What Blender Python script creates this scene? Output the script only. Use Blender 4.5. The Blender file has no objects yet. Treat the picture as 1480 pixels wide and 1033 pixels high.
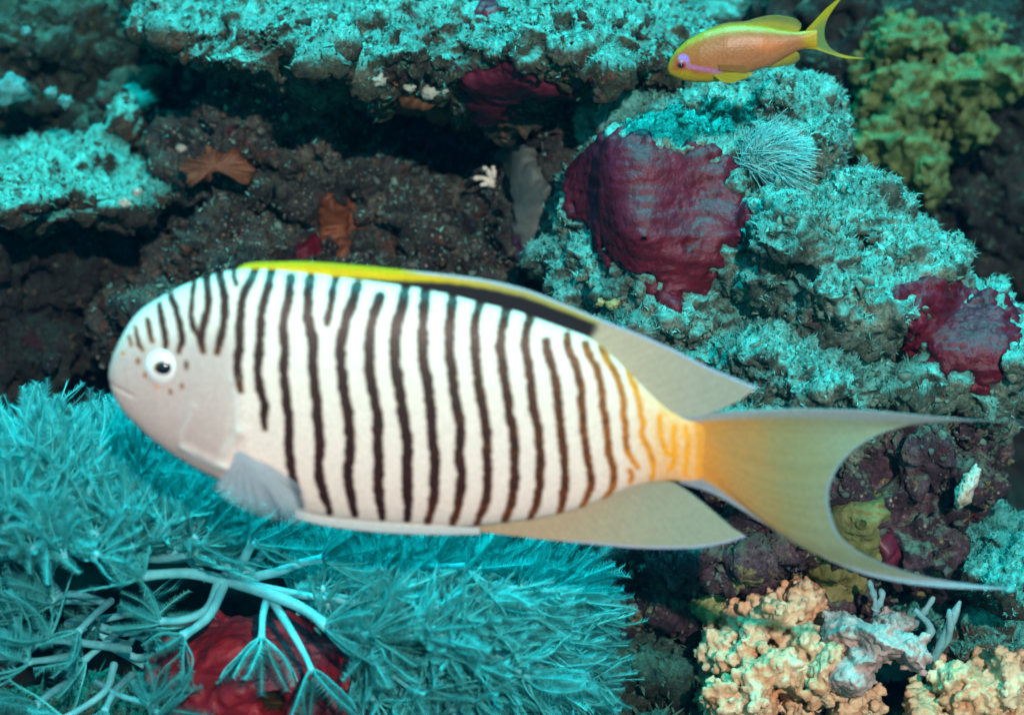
import bpy, math, random
import numpy as np
from mathutils import Matrix, Vector, Quaternion

random.seed(7)
RNG = np.random.default_rng(11)
SC = bpy.context.scene
COL = SC.collection
R = math.radians

# ------------------------------------------------------------------ camera, water light, strobe, exposure
PITCH = R(12)                       # the diver looks a little down on the reef
D, FW = 0.75, 0.26                  # distance to the big fish, width of the picture there (metres)
ROT = Matrix.Rotation(-PITCH, 3, 'X')
ROTN = np.array(ROT)
cam_d = bpy.data.cameras.new('camera')
cam = bpy.data.objects.new('camera', cam_d)
COL.objects.link(cam)
cam.location = ROT @ Vector((0, -D, 0))
cam.rotation_euler = (R(90) - PITCH, 0, 0)
cam_d.sensor_width = 36
cam_d.lens = 36 * D / FW
cam_d.clip_start, cam_d.clip_end = 0.02, 60
cam_d.dof.use_dof = True
cam_d.dof.focus_distance = D + 0.15
cam_d.dof.aperture_fstop = 14
SC.camera = cam

SUN_EL, SUN_AZ = R(22), R(9)        # elevation; degrees to the right of the camera axis
w = bpy.data.worlds.new('World')
SC.world = w
w.use_nodes = True
nt = w.node_tree
nt.nodes.clear()
n_out = nt.nodes.new('ShaderNodeOutputWorld')
n_bg = nt.nodes.new('ShaderNodeBackground')
n_sky = nt.nodes.new('ShaderNodeTexSky')
n_sky.sky_type = 'NISHITA'
n_sky.sun_disc = False
n_sky.sun_elevation = SUN_EL
n_sky.sun_rotation = math.pi - SUN_AZ
n_co = nt.nodes.new('ShaderNodeTexCoord')
n_sep = nt.nodes.new('ShaderNodeSeparateXYZ')
n_ramp = nt.nodes.new('ShaderNodeValToRGB')        # daylight as it comes down through the water surface
n_mul = nt.nodes.new('ShaderNodeMix')
n_mul.data_type, n_mul.blend_type = 'RGBA', 'MULTIPLY'
n_mul.inputs[0].default_value = 1
n_map = nt.nodes.new('ShaderNodeMath')
n_map.operation = 'MULTIPLY_ADD'
n_map.inputs[1].default_value = .5
n_map.inputs[2].default_value = .5
L = nt.links.new
L(n_co.outputs['Generated'], n_sep.inputs[0])
L(n_sep.outputs['Z'], n_map.inputs[0])
L(n_map.outputs[0], n_ramp.inputs[0])
cr = n_ramp.color_ramp
cr.interpolation = 'EASE'
cr.elements[0].position, cr.elements[0].color = 0.0, (0.0005, 0.004, 0.007, 1)
cr.elements[1].position, cr.elements[1].color = 1.0, (0.04, 1.0, 0.95, 1)
for pos, c in ((0.5, (0.0006, 0.008, 0.013, 1)), (0.93, (0.0005, 0.006, 0.009, 1)), (0.985, (0.018, .62, .60, 1))):
    e = cr.elements.new(pos)
    e.color = c
n_amp = nt.nodes.new('ShaderNodeMix')
n_amp.data_type, n_amp.blend_type = 'RGBA', 'MULTIPLY'
n_amp.inputs[0].default_value = 1
SKY_GAIN = 470.0
n_amp.inputs[7].default_value = (SKY_GAIN, SKY_GAIN * .70, SKY_GAIN * .50, 1)
n_dif = nt.nodes.new('ShaderNodeMix')               # ripples and plankton even the daylight out
n_dif.data_type = 'RGBA'
n_dif.inputs[0].default_value = .8
n_dif.inputs[7].default_value = (.20, .30, .42, 1)
L(n_sky.outputs[0], n_dif.inputs[6])
L(n_dif.outputs[2], n_amp.inputs[6])
L(n_amp.outputs[2], n_mul.inputs[6])
L(n_ramp.outputs[0], n_mul.inputs[7])
L(n_mul.outputs[2], n_bg.inputs[0])
n_bg.inputs[1].default_value = 0.15
L(n_bg.outputs[0], n_out.inputs[0])

strobe_sun_d = bpy.data.lights.new('strobe_sun', 'SUN')  # directional lamp standing in for the camera strobe
strobe_sun = bpy.data.objects.new('strobe_sun', strobe_sun_d)
COL.objects.link(strobe_sun)
strobe_sun_d.energy = 3.7
strobe_sun_d.angle = R(1.0)
strobe_sun_d.color = (1.0, 0.77, 0.70)
sdir = Vector((math.sin(SUN_AZ) * math.cos(SUN_EL), -math.cos(SUN_AZ) * math.cos(SUN_EL), math.sin(SUN_EL)))
strobe_sun.rotation_euler = sdir.to_track_quat('Z', 'Y').to_euler()
strobe_sun.location = sdir * 3

SC.view_settings.view_transform = 'Standard'
SC.view_settings.look = 'None'
SC.view_settings.exposure = 0
SC.view_settings.gamma = 1
SC.view_settings.use_curve_mapping = False
SC.render.engine = 'CYCLES'
SC.cycles.max_bounces = 6
SC.cycles.diffuse_bounces = 3
SC.cycles.transparent_max_bounces = 12
SC.cycles.caustics_reflective = SC.cycles.caustics_refractive = False
try:
    SC.cycles.use_denoising = True
    SC.cycles.denoiser = 'OPENIMAGEDENOISE'
except Exception:
    pass

HAZE = .011
# ------------------------------------------------------------------ helpers
def S(y):
    """metres per pixel of the photograph at depth y behind the big fish"""
    return FW / 1480 * (D + y) / D

def P(u, v, y):
    s = S(y)
    return np.array(((u - 740) * s, y, (516.5 - v) * s))

def PX(X):
    """pixel coordinates of points (N,3) given in the build frame"""
    s = FW / 1480 * (D + X[:, 1]) / D
    return X[:, 0] / s + 740, 516.5 - X[:, 2] / s

def wv(p):
    return ROT @ Vector(p)

def tag(o, label=None, cat=None, group=None, kind=None):
    if label: o['label'] = label
    if cat: o['category'] = cat
    if group: o['group'] = group
    if kind: o['kind'] = kind
    return o

def mesh_np(name, V, F, mat, smooth=True, cols=None):
    """V (N,3), F list/array of polygons"""
    me = bpy.data.meshes.new(name)
    V = np.asarray(V, dtype=np.float32)
    if isinstance(F, np.ndarray):
        k = F.shape[1]
        me.vertices.add(len(V))
        me.vertices.foreach_set('co', V.ravel())
        me.loops.add(F.size)
        me.loops.foreach_set('vertex_index', F.astype(np.int32).ravel())
        me.polygons.add(len(F))
        me.polygons.foreach_set('loop_start', np.arange(0, F.size, k, dtype=np.int32))
        me.update(calc_edges=True)
        me.validate()
    else:
        me.from_pydata(V.tolist(), [], F)
        me.update()
    if smooth:
        me.polygons.foreach_set('use_smooth', np.ones(len(me.polygons), dtype=bool))
    if cols is not None:
        a = me.color_attributes.new('pigment', 'FLOAT_COLOR', 'POINT')
        c4 = np.ones((len(V), 4), dtype=np.float32)
        cols = np.asarray(cols)
        c4[:, :cols.shape[1]] = cols
        a.data.foreach_set('color', c4.ravel())
    if mat: me.materials.append(mat)
    return me

def link(name, me, parent=None, loc=(0, 0, 0)):
    """top level: loc is in the build frame; child: loc relative to its parent"""
    o = bpy.data.objects.new(name, me)
    COL.objects.link(o)
    if parent is None:
        o.location = wv(loc)
        o.rotation_euler = (-PITCH, 0, 0)
    else:
        o.parent = parent
        o.location = loc
    return o

# ---- numpy noise
_pr = np.random.default_rng(5)
PERM = np.concatenate([_pr.permutation(256)] * 3).astype(np.int64)
GRAD = _pr.normal(size=(256, 3))
GRAD /= np.linalg.norm(GRAD, axis=1)[:, None]
CELL = _pr.random((256, 3))

def perlin(p):
    i = np.floor(p).astype(np.int64)
    f = p - i
    i &= 255
    t = f * f * f * (f * (f * 6 - 15) + 10)
    out = 0
    for dx in (0, 1):
        wx = t[:, 0] if dx else 1 - t[:, 0]
        px = PERM[(i[:, 0] + dx) & 255]
        for dy in (0, 1):
            wy = t[:, 1] if dy else 1 - t[:, 1]
            py = PERM[px + ((i[:, 1] + dy) & 255)]
            for dz in (0, 1):
                wz = t[:, 2] if dz else 1 - t[:, 2]
                g = GRAD[PERM[py + ((i[:, 2] + dz) & 255)]]
                out = out + wx * wy * wz * (g[:, 0] * (f[:, 0] - dx) + g[:, 1] * (f[:, 1] - dy) + g[:, 2] * (f[:, 2] - dz))
    return out * 1.6

def worley(p):
    i = np.floor(p).astype(np.int64)
    f = p - i
    best = np.full(len(p), 9.0)
    for dx in (-1, 0, 1):
        px = PERM[(i[:, 0] + dx) & 255]
        for dy in (-1, 0, 1):
            py = PERM[px + ((i[:, 1] + dy) & 255)]
            for dz in (-1, 0, 1):
                c = CELL[PERM[py + ((i[:, 2] + dz) & 255)]]
                d = (c[:, 0] + dx - f[:, 0]) ** 2 + (c[:, 1] + dy - f[:, 1]) ** 2 + (c[:, 2] + dz - f[:, 2]) ** 2
                best = np.minimum(best, d)
    return np.sqrt(best)

def fbm(p, octs, gain=.55, ridge=False):
    a, s, out = 1.0, 1.0, 0
    for k in range(octs):
        n = perlin(p * s + 17.3 * k)
        if ridge: n = 1 - 2 * np.abs(n)
        out = out + a * n
        a *= gain
        s *= 2.03
    return out

def sstep(a, b, x):
    t = np.clip((x - a) / (b - a), 0, 1)
    return t * t * (3 - 2 * t)

def poly_sd(u, v, poly):
    """signed distance in pixels to a polygon, positive inside"""
    poly = np.asarray(poly, float)
    d = np.full(len(u), 1e9)
    ins = np.zeros(len(u), bool)
    n = len(poly)
    for k in range(n):
        a, b = poly[k], poly[(k + 1) % n]
        e = b - a
        t = np.clip(((u - a[0]) * e[0] + (v - a[1]) * e[1]) / max(e @ e, 1e-9), 0, 1)
        d = np.minimum(d, (u - a[0] - t * e[0]) ** 2 + (v - a[1] - t * e[1]) ** 2)
        cond = (a[1] > v) != (b[1] > v)
        if a[1] != b[1]:
            ins ^= cond & (u < (b[0] - a[0]) * (v - a[1]) / (b[1] - a[1]) + a[0])
    d = np.sqrt(d)
    return np.where(ins, d, -d)

# ------------------------------------------------------------------ materials
def new_mat(name):
    m = bpy.data.materials.new(name)
    m.use_nodes = True
    m.node_tree.nodes.clear()
    o = m.node_tree.nodes.new('ShaderNodeOutputMaterial')
    return m, m.node_tree, o

def node(t, kind, **kw):
    n = t.nodes.new(kind)
    for k, v in kw.items():
        setattr(n, k, v)
    return n

def noise(t, co, scale, detail=4, rough=.6, dist=0):
    n = node(t, 'ShaderNodeTexNoise')
    n.inputs['Scale'].default_value = scale
    n.inputs['Detail'].default_value = detail
    n.inputs['Roughness'].default_value = rough
    n.inputs['Distortion'].default_value = dist
    t.links.new(co, n.inputs['Vector'])
    return n.outputs['Fac']

def ramp(t, fac, stops, interp='LINEAR'):
    r = node(t, 'ShaderNodeValToRGB')
    r.color_ramp.interpolation = interp
    els = r.color_ramp.elements
    while len(els) < len(stops): els.new(.5)
    for e, (p, c) in zip(els, stops):
        e.position = p
        e.color = (c, c, c, 1) if isinstance(c, (int, float)) else (*c, 1)
    t.links.new(fac, r.inputs[0])
    return r.outputs[0]

def mix(t, fac, a, b, blend='MIX'):
    m = node(t, 'ShaderNodeMix', data_type='RGBA', blend_type=blend)
    for sock, val in ((m.inputs[0], fac), (m.inputs[6], a), (m.inputs[7], b)):
        if isinstance(val, (int, float)): sock.default_value = val
        elif isinstance(val, tuple): sock.default_value = (*val, 1)
        else: t.links.new(val, sock)
    return m.outputs[2]

def math_(t, op, a, b=None, c=None, clamp=False):
    m = node(t, 'ShaderNodeMath', operation=op, use_clamp=clamp)
    for k, val in enumerate((a, b, c)):
        if val is None: continue
        if isinstance(val, (int, float)): m.inputs[k].default_value = val
        else: t.links.new(val, m.inputs[k])
    return m.outputs[0]

def bump(t, height, strength, dist):
    b = node(t, 'ShaderNodeBump')
    b.inputs['Strength'].default_value = strength
    b.inputs['Distance'].default_value = dist
    t.links.new(height, b.inputs['Height'])
    return b.outputs[0]

def bsdf(t, o, color, rough=.8, spec=.3, normal=None, sss=0, sss_col=None):
    b = node(t, 'ShaderNodeBsdfPrincipled')
    if isinstance(color, tuple): b.inputs['Base Color'].default_value = (*color, 1)
    else: t.links.new(color, b.inputs['Base Color'])
    b.inputs['Roughness'].default_value = rough
    b.inputs['Specular IOR Level'].default_value = spec
    if normal: t.links.new(normal, b.inputs['Normal'])
    t.links.new(b.outputs[0], o.inputs[0])
    return b

def rock_mat(name, cols, crust, turf=(.20, .34, .27), turf_lo=.15, turf_hi=.6, seed=0., dotty=.5):
    """cols: four tones of the bare, overgrown rock; crust: two accent growths; turf: pale algae and sand on top, cyan daylight put into its colour"""
    m, t, o = new_mat(name)
    tc = node(t, 'ShaderNodeTexCoord')
    mp = node(t, 'ShaderNodeMapping')
    mp.inputs['Location'].default_value = (seed, seed * 1.7, -seed)
    t.links.new(tc.outputs['Object'], mp.inputs[0])
    co = mp.outputs[0]
    n1 = noise(t, co, 55, 6, .65, .6)
    base = ramp(t, n1, [(.30, cols[0]), (.45, cols[1]), (.56, cols[2]), (.70, cols[3])])
    n2 = noise(t, co, 90, 3, .6, 1.2)
    f2 = ramp(t, n2, [(.60, 0.), (.66, 1.)])
    base = mix(t, f2, base, crust[0])
    n2b = noise(t, co, 130, 3, .6, .8)
    f2b = ramp(t, n2b, [(.62, 0.), (.67, 1.)])
    base = mix(t, f2b, base, crust[1])
    vo = node(t, 'ShaderNodeTexVoronoi', feature='F1')
    vo.inputs['Scale'].default_value = 420
    t.links.new(co, vo.inputs['Vector'])
    dots = ramp(t, vo.outputs['Distance'], [(.12, 1.), (.30, 0.)])
    nd = noise(t, co, 70, 2)
    dotf = math_(t, 'MULTIPLY', dots, ramp(t, nd, [(.48, 0.), (.6, dotty)]))
    base = mix(t, dotf, base, (.30, .28, .20))
    n3 = noise(t, co, 700, 4, .7)
    base = mix(t, 1.0, base, ramp(t, n3, [(.28, .35), (.5, .9), (.72, 1.75)]), 'MULTIPLY')
    # turf and sand on upward faces, their top light put into the colour
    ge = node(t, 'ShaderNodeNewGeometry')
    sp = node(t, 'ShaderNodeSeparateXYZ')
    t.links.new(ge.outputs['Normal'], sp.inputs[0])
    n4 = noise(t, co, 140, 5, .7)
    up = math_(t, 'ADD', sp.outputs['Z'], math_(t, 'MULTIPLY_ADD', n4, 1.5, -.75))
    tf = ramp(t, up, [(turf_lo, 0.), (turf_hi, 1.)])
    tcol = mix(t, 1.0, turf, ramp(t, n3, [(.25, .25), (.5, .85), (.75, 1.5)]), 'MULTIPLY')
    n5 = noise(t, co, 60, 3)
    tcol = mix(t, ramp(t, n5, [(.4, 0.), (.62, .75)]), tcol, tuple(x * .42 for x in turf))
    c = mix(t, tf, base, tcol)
    hgt = math_(t, 'ADD', noise(t, co, 420, 5, .75), math_(t, 'MULTIPLY', noise(t, co, 1500, 3, .7), .5))
    bsdf(t, o, c, .85, .25, bump(t, hgt, .9, .0016))
    return m

def soft_mat(name, col, col2, scale=200, rough=.5, spec=.4, bscale=500, bdist=.0006, trans=0., spots=None, vary=0.):
    m, t, o = new_mat(name)
    tc = node(t, 'ShaderNodeTexCoord')
    co = tc.outputs['Object']
    n1 = noise(t, co, scale, 5, .65)
    c = ramp(t, n1, [(.32, col), (.68, col2)])
    if vary:
        oi = node(t, 'ShaderNodeObjectInfo')
        c = mix(t, 1.0, c, ramp(t, oi.outputs['Random'], [(0., 1 - vary), (1., 1 + vary)]), 'MULTIPLY')
    if spots:
        v = node(t, 'ShaderNodeTexVoronoi', feature='F1')
        v.inputs['Scale'].default_value = spots[1]
        t.links.new(co, v.inputs['Vector'])
        c = mix(t, ramp(t, v.outputs['Distance'], [(.22, 1.), (.34, 0.)]), c, spots[0])
    n = bump(t, noise(t, co, bscale, 4, .65), .6, bdist)
    b = bsdf(t, o, c, rough, spec, n)
    if trans:
        tr = node(t, 'ShaderNodeBsdfTranslucent')
        t.links.new(c, tr.inputs[0])
        ms = node(t, 'ShaderNodeMixShader')
        ms.inputs[0].default_value = trans
        t.links.new(b.outputs[0], ms.inputs[1])
        t.links.new(tr.outputs[0], ms.inputs[2])
        t.links.new(ms.outputs[0], o.inputs[0])
    return m

def pig_mat(name, rough=.45, spec=.35, trans=0., clear=0., bscale=0, bdist=.0002, scales=False):
    """pigment stored per vertex (the animal's own markings)"""
    m, t, o = new_mat(name)
    at = node(t, 'ShaderNodeAttribute', attribute_name='pigment')
    tc = node(t, 'ShaderNodeTexCoord')
    c = at.outputs['Color']
    nrm = None
    if scales:
        v = node(t, 'ShaderNodeTexVoronoi', feature='F1')
        v.inputs['Scale'].default_value = scales
        v.inputs['Randomness'].default_value = .6
        t.links.new(tc.outputs['Object'], v.inputs['Vector'])
        nrm = bump(t, math_(t, 'SUBTRACT', 1.0, v.outputs['Distance']), .35, bdist)
        c = mix(t, 1.0, c, ramp(t, v.outputs['Distance'], [(.2, 1.05), (.75, .84)]), 'MULTIPLY')
    else:
        n1 = noise(t, tc.outputs['Object'], 900, 3)
        c = mix(t, 1.0, c, ramp(t, n1, [(.3, .9), (.7, 1.08)]), 'MULTIPLY')
    b = bsdf(t, o, c, rough, spec, nrm)
    last = b.outputs[0]
    if trans:
        tr = node(t, 'ShaderNodeBsdfTranslucent')
        t.links.new(c, tr.inputs[0])
        ms = node(t, 'ShaderNodeMixShader')
        ms.inputs[0].default_value = trans
        t.links.new(last, ms.inputs[1])
        t.links.new(tr.outputs[0], ms.inputs[2])
        last = ms.outputs[0]
    if clear:
        tp = node(t, 'ShaderNodeBsdfTransparent')
        ms = node(t, 'ShaderNodeMixShader')
        if clear == 'alpha':
            t.links.new(math_(t, 'SUBTRACT', 1.0, at.outputs['Alpha']), ms.inputs[0])
        else:
            ms.inputs[0].default_value = clear
        t.links.new(last, ms.inputs[1])
        t.links.new(tp.outputs[0], ms.inputs[2])
        last = ms.outputs[0]
    t.links.new(last, o.inputs[0])
    return m

# ------------------------------------------------------------------ rock builder
_ico_cache = {}
def ico(sub):
    if sub not in _ico_cache:
        import bmesh
        bm = bmesh.new()
        bmesh.ops.create_icosphere(bm, subdivisions=sub, radius=1)
        bm.verts.ensure_lookup_table()
        _ico_cache[sub] = (np.array([v.co for v in bm.verts]), np.array([[v.index for v in f.verts] for f in bm.faces]))
        bm.free()
    return _ico_cache[sub]

def euler(a, b, c):
    from mathutils import Euler
    return np.array(Euler((a, b, c)).to_matrix())

def remesh(V, F, voxel):
    me = mesh_np('tmp', V, F, None, False)
    ob = bpy.data.objects.new('tmp', me)
    COL.objects.link(ob)
    md = ob.modifiers.new('r', 'REMESH')
    md.mode = 'VOXEL'
    md.voxel_size = voxel
    dg = bpy.context.evaluated_depsgraph_get()
    me2 = bpy.data.meshes.new_from_object(ob.evaluated_get(dg))
    n = len(me2.vertices)
    X = np.empty(n * 3, np.float32); me2.vertices.foreach_get('co', X)
    N = np.empty(n * 3, np.float32); me2.vertices.foreach_get('normal', N)
    Q = np.empty(len(me2.loops), np.int32); me2.loops.foreach_get('vertex_index', Q)
    bpy.data.objects.remove(ob)
    bpy.data.meshes.remove(me); bpy.data.meshes.remove(me2)
    return X.reshape(-1, 3).astype(float), N.reshape(-1, 3).astype(float), Q.reshape(-1, 4)

def blobs_mesh(blobs, sub=4, warp=.22, wscale=1.6, seed=0.):
    """blobs: (u, v, y, ru px, rv px, ry m, tilt deg, roll deg)"""
    VV, FF, n0 = [], [], 0
    v0, f0 = ico(sub)
    for k, b in enumerate(blobs):
        u, v, y, ru, rv, ry = b[:6]
        tilt = b[6] if len(b) > 6 else 0
        roll = b[7] if len(b) > 7 else 0
        s = S(y)
        w_ = 1 + warp * fbm(v0 * wscale + seed + 3.7 * k, 3)
        X = v0 * w_[:, None] * np.array((ru * s, ry, rv * s))
        X = X @ euler(R(tilt), R(roll), 0).T + P(u, v, y)
        VV.append(X); FF.append(f0 + n0); n0 += len(v0)
    return np.vstack(VV), np.vstack(FF)

ROCKS, FREE = {}, {}
def biggest(Q, fm):
    """of the marked faces keep the largest connected island"""
    if not fm.any(): return fm
    q = Q[fm]
    lab = np.arange(Q.max() + 1)
    for _ in range(400):
        m = lab[q].min(1)
        new = lab.copy()
        for k in range(4): np.minimum.at(new, q[:, k], m)
        new = new[new]
        if (new == lab).all(): break
        lab = new
    fl = lab[q[:, 0]]
    ids, cnt = np.unique(fl, return_counts=True)
    out = fm.copy()
    out[np.where(fm)[0]] = fl == ids[cnt.argmax()]
    return out

def make_rock(name, blobs, voxel, mat, label, cat, seed=0., amp=1., patches=(), turf=None, sub=4, warp=.22, keep_back=False, kind=None, group=None, pits=1., knob=.0013):
    V, F = blobs_mesh(blobs, sub, warp, seed=seed)
    X, N, Q = remesh(V, F, voxel)
    if patches:                       # sponge sheets bridge the hollows below them
        u, v = PX(X)
        msk = np.max([sstep(-18, 18, poly_sd(u, v, pt['poly'])) for pt in patches], 0) * (N[:, 1] < .3)
        E = np.concatenate((Q[:, [0, 1]], Q[:, [1, 2]], Q[:, [2, 3]], Q[:, [3, 0]]))
        E = E[(msk[E[:, 0]] > 0) | (msk[E[:, 1]] > 0)]
        cnt = np.bincount(E.ravel(), minlength=len(X)) + 1e-9
        for _ in range(110):
            av = np.stack([np.bincount(E[:, 0], X[E[:, 1], k], len(X)) + np.bincount(E[:, 1], X[E[:, 0], k], len(X)) for k in range(3)], 1) / cnt[:, None]
            X = X + (av - X) * (msk * .8)[:, None]
        a_ = np.cross(X[Q[:, 2]] - X[Q[:, 0]], X[Q[:, 3]] - X[Q[:, 1]])
        N2 = np.stack([sum(np.bincount(Q[:, j], a_[:, k], len(X)) for j in range(4)) for k in range(3)], 1)
        N2 /= np.linalg.norm(N2, axis=1)[:, None] + 1e-12
        if (N2 * N).sum() < 0: N2 = -N2
        N = N + (N2 - N) * msk[:, None]
    q = X + seed * 3.1
    # coarse folds and ledges
    d1 = .0075 * fbm(q * 38, 3) + .0030 * fbm(q * 95 + 40, 3)
    u, v = PX(X)
    for pt in patches:
        d1 = d1 * (1 - .88 * sstep(-25, 25, poly_sd(u, v, pt['poly'])))
    C = X + N * (d1 * amp)[:, None]
    d2 = .0022 * fbm(q * 190, 3, .65) + .0012 * fbm(q * 420, 2, .6, True)
    wl = worley(q * 75)
    d2 -= pits * .0035 * (1 - sstep(.18, .34, wl))
    if knob:
        d2 += knob * (1 - sstep(.1, .6, worley(q * 260 + 9)))
    d2 *= amp
    u, v = PX(C)
    view = C - np.array((0, -D, 0))
    view /= np.linalg.norm(view, axis=1)[:, None]
    facing = -(N * view).sum(1)
    made = []
    for pt in patches:
        sd = poly_sd(u, v, pt['poly']) + pt.get('rag', 10) * fbm(q * 150 + 77, 3)
        msk = sstep(-4, 10, sd) * (facing > -.15)
        d2 = d2 * (1 - msk) - .0015 * msk
        vm = (sd > -9) & (facing > -.15)
        if vm.any(): vm &= C[:, 1] < np.percentile(C[vm, 1], 8) + .05
        fm = vm[Q].all(1)
        fm = biggest(Q, fm)
        if not fm.any():
            print('EMPTY PATCH', pt['name']); continue
        idx = np.unique(Q[fm])
        rm = -np.ones(len(X), int); rm[idx] = np.arange(len(idx))
        e = sstep(-8, 14, sd[idx])
        hw = pt.get('wr', .0011) * .55
        ws = pt.get('ws', 120)
        qq = q[idx] * np.array((1, 1, 1.9))
        hh = hw * .7 * fbm(qq * ws * np.array((.6, 1, 2.2)), 3, .5) + hw * .5 * fbm(qq * ws * 2.5, 2, .5, True)
        hh = hh - .0016 * (1 - sstep(.07, .16, worley(q[idx] * 62 + 5)))
        off = -.0030 + e * (pt.get('th', .003) + .0030) + hh * e
        PV = C[idx] + N[idx] * off[:, None]
        cen = PV.mean(0)
        o = link(pt['name'], mesh_np(pt['name'], PV - cen, rm[Q[fm]], pt['mat']), None, cen)
        tag(o, pt['label'], pt['cat'], pt.get('group'))
        made.append(o)
    Y = C + N * d2[:, None]
    cen = Y.mean(0)
    o = link(name, mesh_np(name, Y - cen, Q, mat), None, cen)
    tag(o, label, cat, group, kind)
    free = np.ones(len(Y))
    for pt in patches:
        free = np.minimum(free, 1 - sstep(-22, 2, poly_sd(u, v, pt['poly'])))
    ROCKS[label] = (Y, N, Q, o, cen)
    FREE[o.name] = free
    if turf:
        add_turf(o, Y, Q, cen, **turf)
    return o, Y, N, Q, cen

def add_turf(o, Y, Q, cen, n, mat, lo=.15, hi=.7, length=.0028, width=.0006, box=None, name='algae_turf', lean=(0, 0, 0), bunch=True):
    a, b, c, d = (Y[Q[:, k]] for k in range(4))
    fn = np.cross(c - a, d - b)
    ar = np.linalg.norm(fn, axis=1) + 1e-12
    fn /= ar[:, None]
    upv = np.array((0, -math.sin(PITCH), math.cos(PITCH)))
    up = fn @ upv
    fc = (a + c) / 2
    u, v = PX(fc)
    wt = ar * sstep(lo, hi, up + (.5 * fbm(fc * 120, 2) if bunch else 0)) * sstep(-.5, .5, fbm(fc * 260 + 3, 2)) * ((u > -80) & (u < 1560) & (v > -80) & (v < 1110))
    if box is not None:
        wt = wt * ((u > box[0]) & (u < box[2]) & (v > box[1]) & (v < box[3]))
    view = fc - np.array((0, -D, 0))
    wt = wt * ((fn * view).sum(1) < .02) * (.20 + .80 * FREE[o.name][Q[:, 0]])
    if wt.sum() <= 0: return
    i = RNG.choice(len(Q), size=n, p=wt / wt.sum())
    r1, r2 = RNG.random((n, 1)), RNG.random((n, 1))
    p = a[i] * (1 - r1) * (1 - r2) + b[i] * r1 * (1 - r2) + c[i] * r1 * r2 + d[i] * (1 - r1) * r2
    dirv = fn[i] + .65 * RNG.normal(size=(n, 3)) + np.array(lean)
    dirv /= np.linalg.norm(dirv, axis=1)[:, None]
    side = np.cross(dirv, RNG.normal(size=(n, 3)))
    side /= np.linalg.norm(side, axis=1)[:, None] + 1e-9
    ln = length * (.35 + 1.1 * RNG.random((n, 1)) ** 2)
    wd = width * (.5 + RNG.random((n, 1)))
    p0 = p - fn[i] * .0003
    v0, v1 = p0 - side * wd, p0 + side * wd
    bend = .35 * ln * RNG.normal(size=(n, 3))
    m0 = p0 + dirv * ln * .55 - side * wd * .8
    m1 = p0 + dirv * ln * .55 + side * wd * .8
    tp = p0 + dirv * ln + bend
    V = np.stack((v0, v1, m0, m1, tp), 1).reshape(-1, 3) - cen
    k = np.arange(n)[:, None] * 5
    F = np.concatenate((k + np.array((0, 1, 3)), k + np.array((0, 3, 2)), k + np.array((2, 3, 4))), 0)
    t = link(name, mesh_np(name, V, F, mat, False), o)
    t['kind'] = 'stuff'
    return t

# ---- colours of the reef
BROWN = [(.003, .007, .010), (.013, .020, .022), (.040, .050, .044), (.12, .135, .105)]
OLIVE = [(.010, .020, .017), (.028, .042, .030), (.055, .07, .048), (.10, .12, .09)]
PURPLE = [(.012, .011, .016), (.036, .023, .034), (.075, .047, .064), (.13, .12, .12)]
PALE = [(.018, .038, .032), (.05, .095, .078), (.13, .20, .155), (.25, .33, .26)]
DIM = [(.003, .010, .010), (.008, .022, .017), (.018, .036, .026), (.032, .05, .036)]  # tones darkened in place of the shade on the far rocks
TURF_LIT = (.10, .53, .49)  # turf colour with the cyan light from above put in
m_ledge = rock_mat('ledge_rock', OLIVE, [(.10, .05, .03), (.07, .03, .05)], TURF_LIT, .10, .50, 1.)
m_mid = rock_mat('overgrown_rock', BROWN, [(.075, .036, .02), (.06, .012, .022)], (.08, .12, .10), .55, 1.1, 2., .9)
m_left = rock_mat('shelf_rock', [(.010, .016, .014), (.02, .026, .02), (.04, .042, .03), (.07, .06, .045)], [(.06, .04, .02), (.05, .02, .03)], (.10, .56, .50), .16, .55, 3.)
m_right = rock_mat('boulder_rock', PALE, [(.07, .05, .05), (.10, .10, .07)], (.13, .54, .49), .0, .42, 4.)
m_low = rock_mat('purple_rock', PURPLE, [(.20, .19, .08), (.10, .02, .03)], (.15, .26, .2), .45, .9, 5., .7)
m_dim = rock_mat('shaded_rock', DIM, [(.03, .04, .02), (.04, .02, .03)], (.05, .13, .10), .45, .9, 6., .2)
m_dim2 = rock_mat('deep_shade_rock', [(.003, .007, .008), (.008, .014, .014), (.016, .024, .022), (.03, .036, .03)], [(.02, .02, .016), (.025, .01, .016)], (.02, .06, .05), .5, 1., 8., .3)  # shade of the deep recesses put into the rock tones
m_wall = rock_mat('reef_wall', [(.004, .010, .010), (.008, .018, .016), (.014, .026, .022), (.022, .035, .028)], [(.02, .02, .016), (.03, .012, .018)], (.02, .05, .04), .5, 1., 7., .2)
m_turf = soft_mat('turf', (.02, .16, .14), (.13, .70, .66), 85, .8, .2, trans=.25)  # blade colours carry the cyan daylight too
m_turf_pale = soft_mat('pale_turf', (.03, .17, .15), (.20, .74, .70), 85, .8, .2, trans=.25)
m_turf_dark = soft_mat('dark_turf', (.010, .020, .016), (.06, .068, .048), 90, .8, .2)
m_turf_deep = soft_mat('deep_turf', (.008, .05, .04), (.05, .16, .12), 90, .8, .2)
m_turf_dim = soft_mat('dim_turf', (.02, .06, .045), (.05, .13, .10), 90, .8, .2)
m_maroon = soft_mat('maroon_sponge', (.050, .0030, .010), (.120, .007, .024), 170, .45, .32, 520, .0011)
m_maroon_d = soft_mat('dull_maroon_sponge', (.06, .006, .018), (.12, .012, .03), 120, .45, .45, 420, .0005)
m_grey = soft_mat('grey_sponge', (.045, .07, .065), (.075, .105, .095), 90, .6, .3, 500, .0005, spots=((.05, .025, .05), 95))
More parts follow.
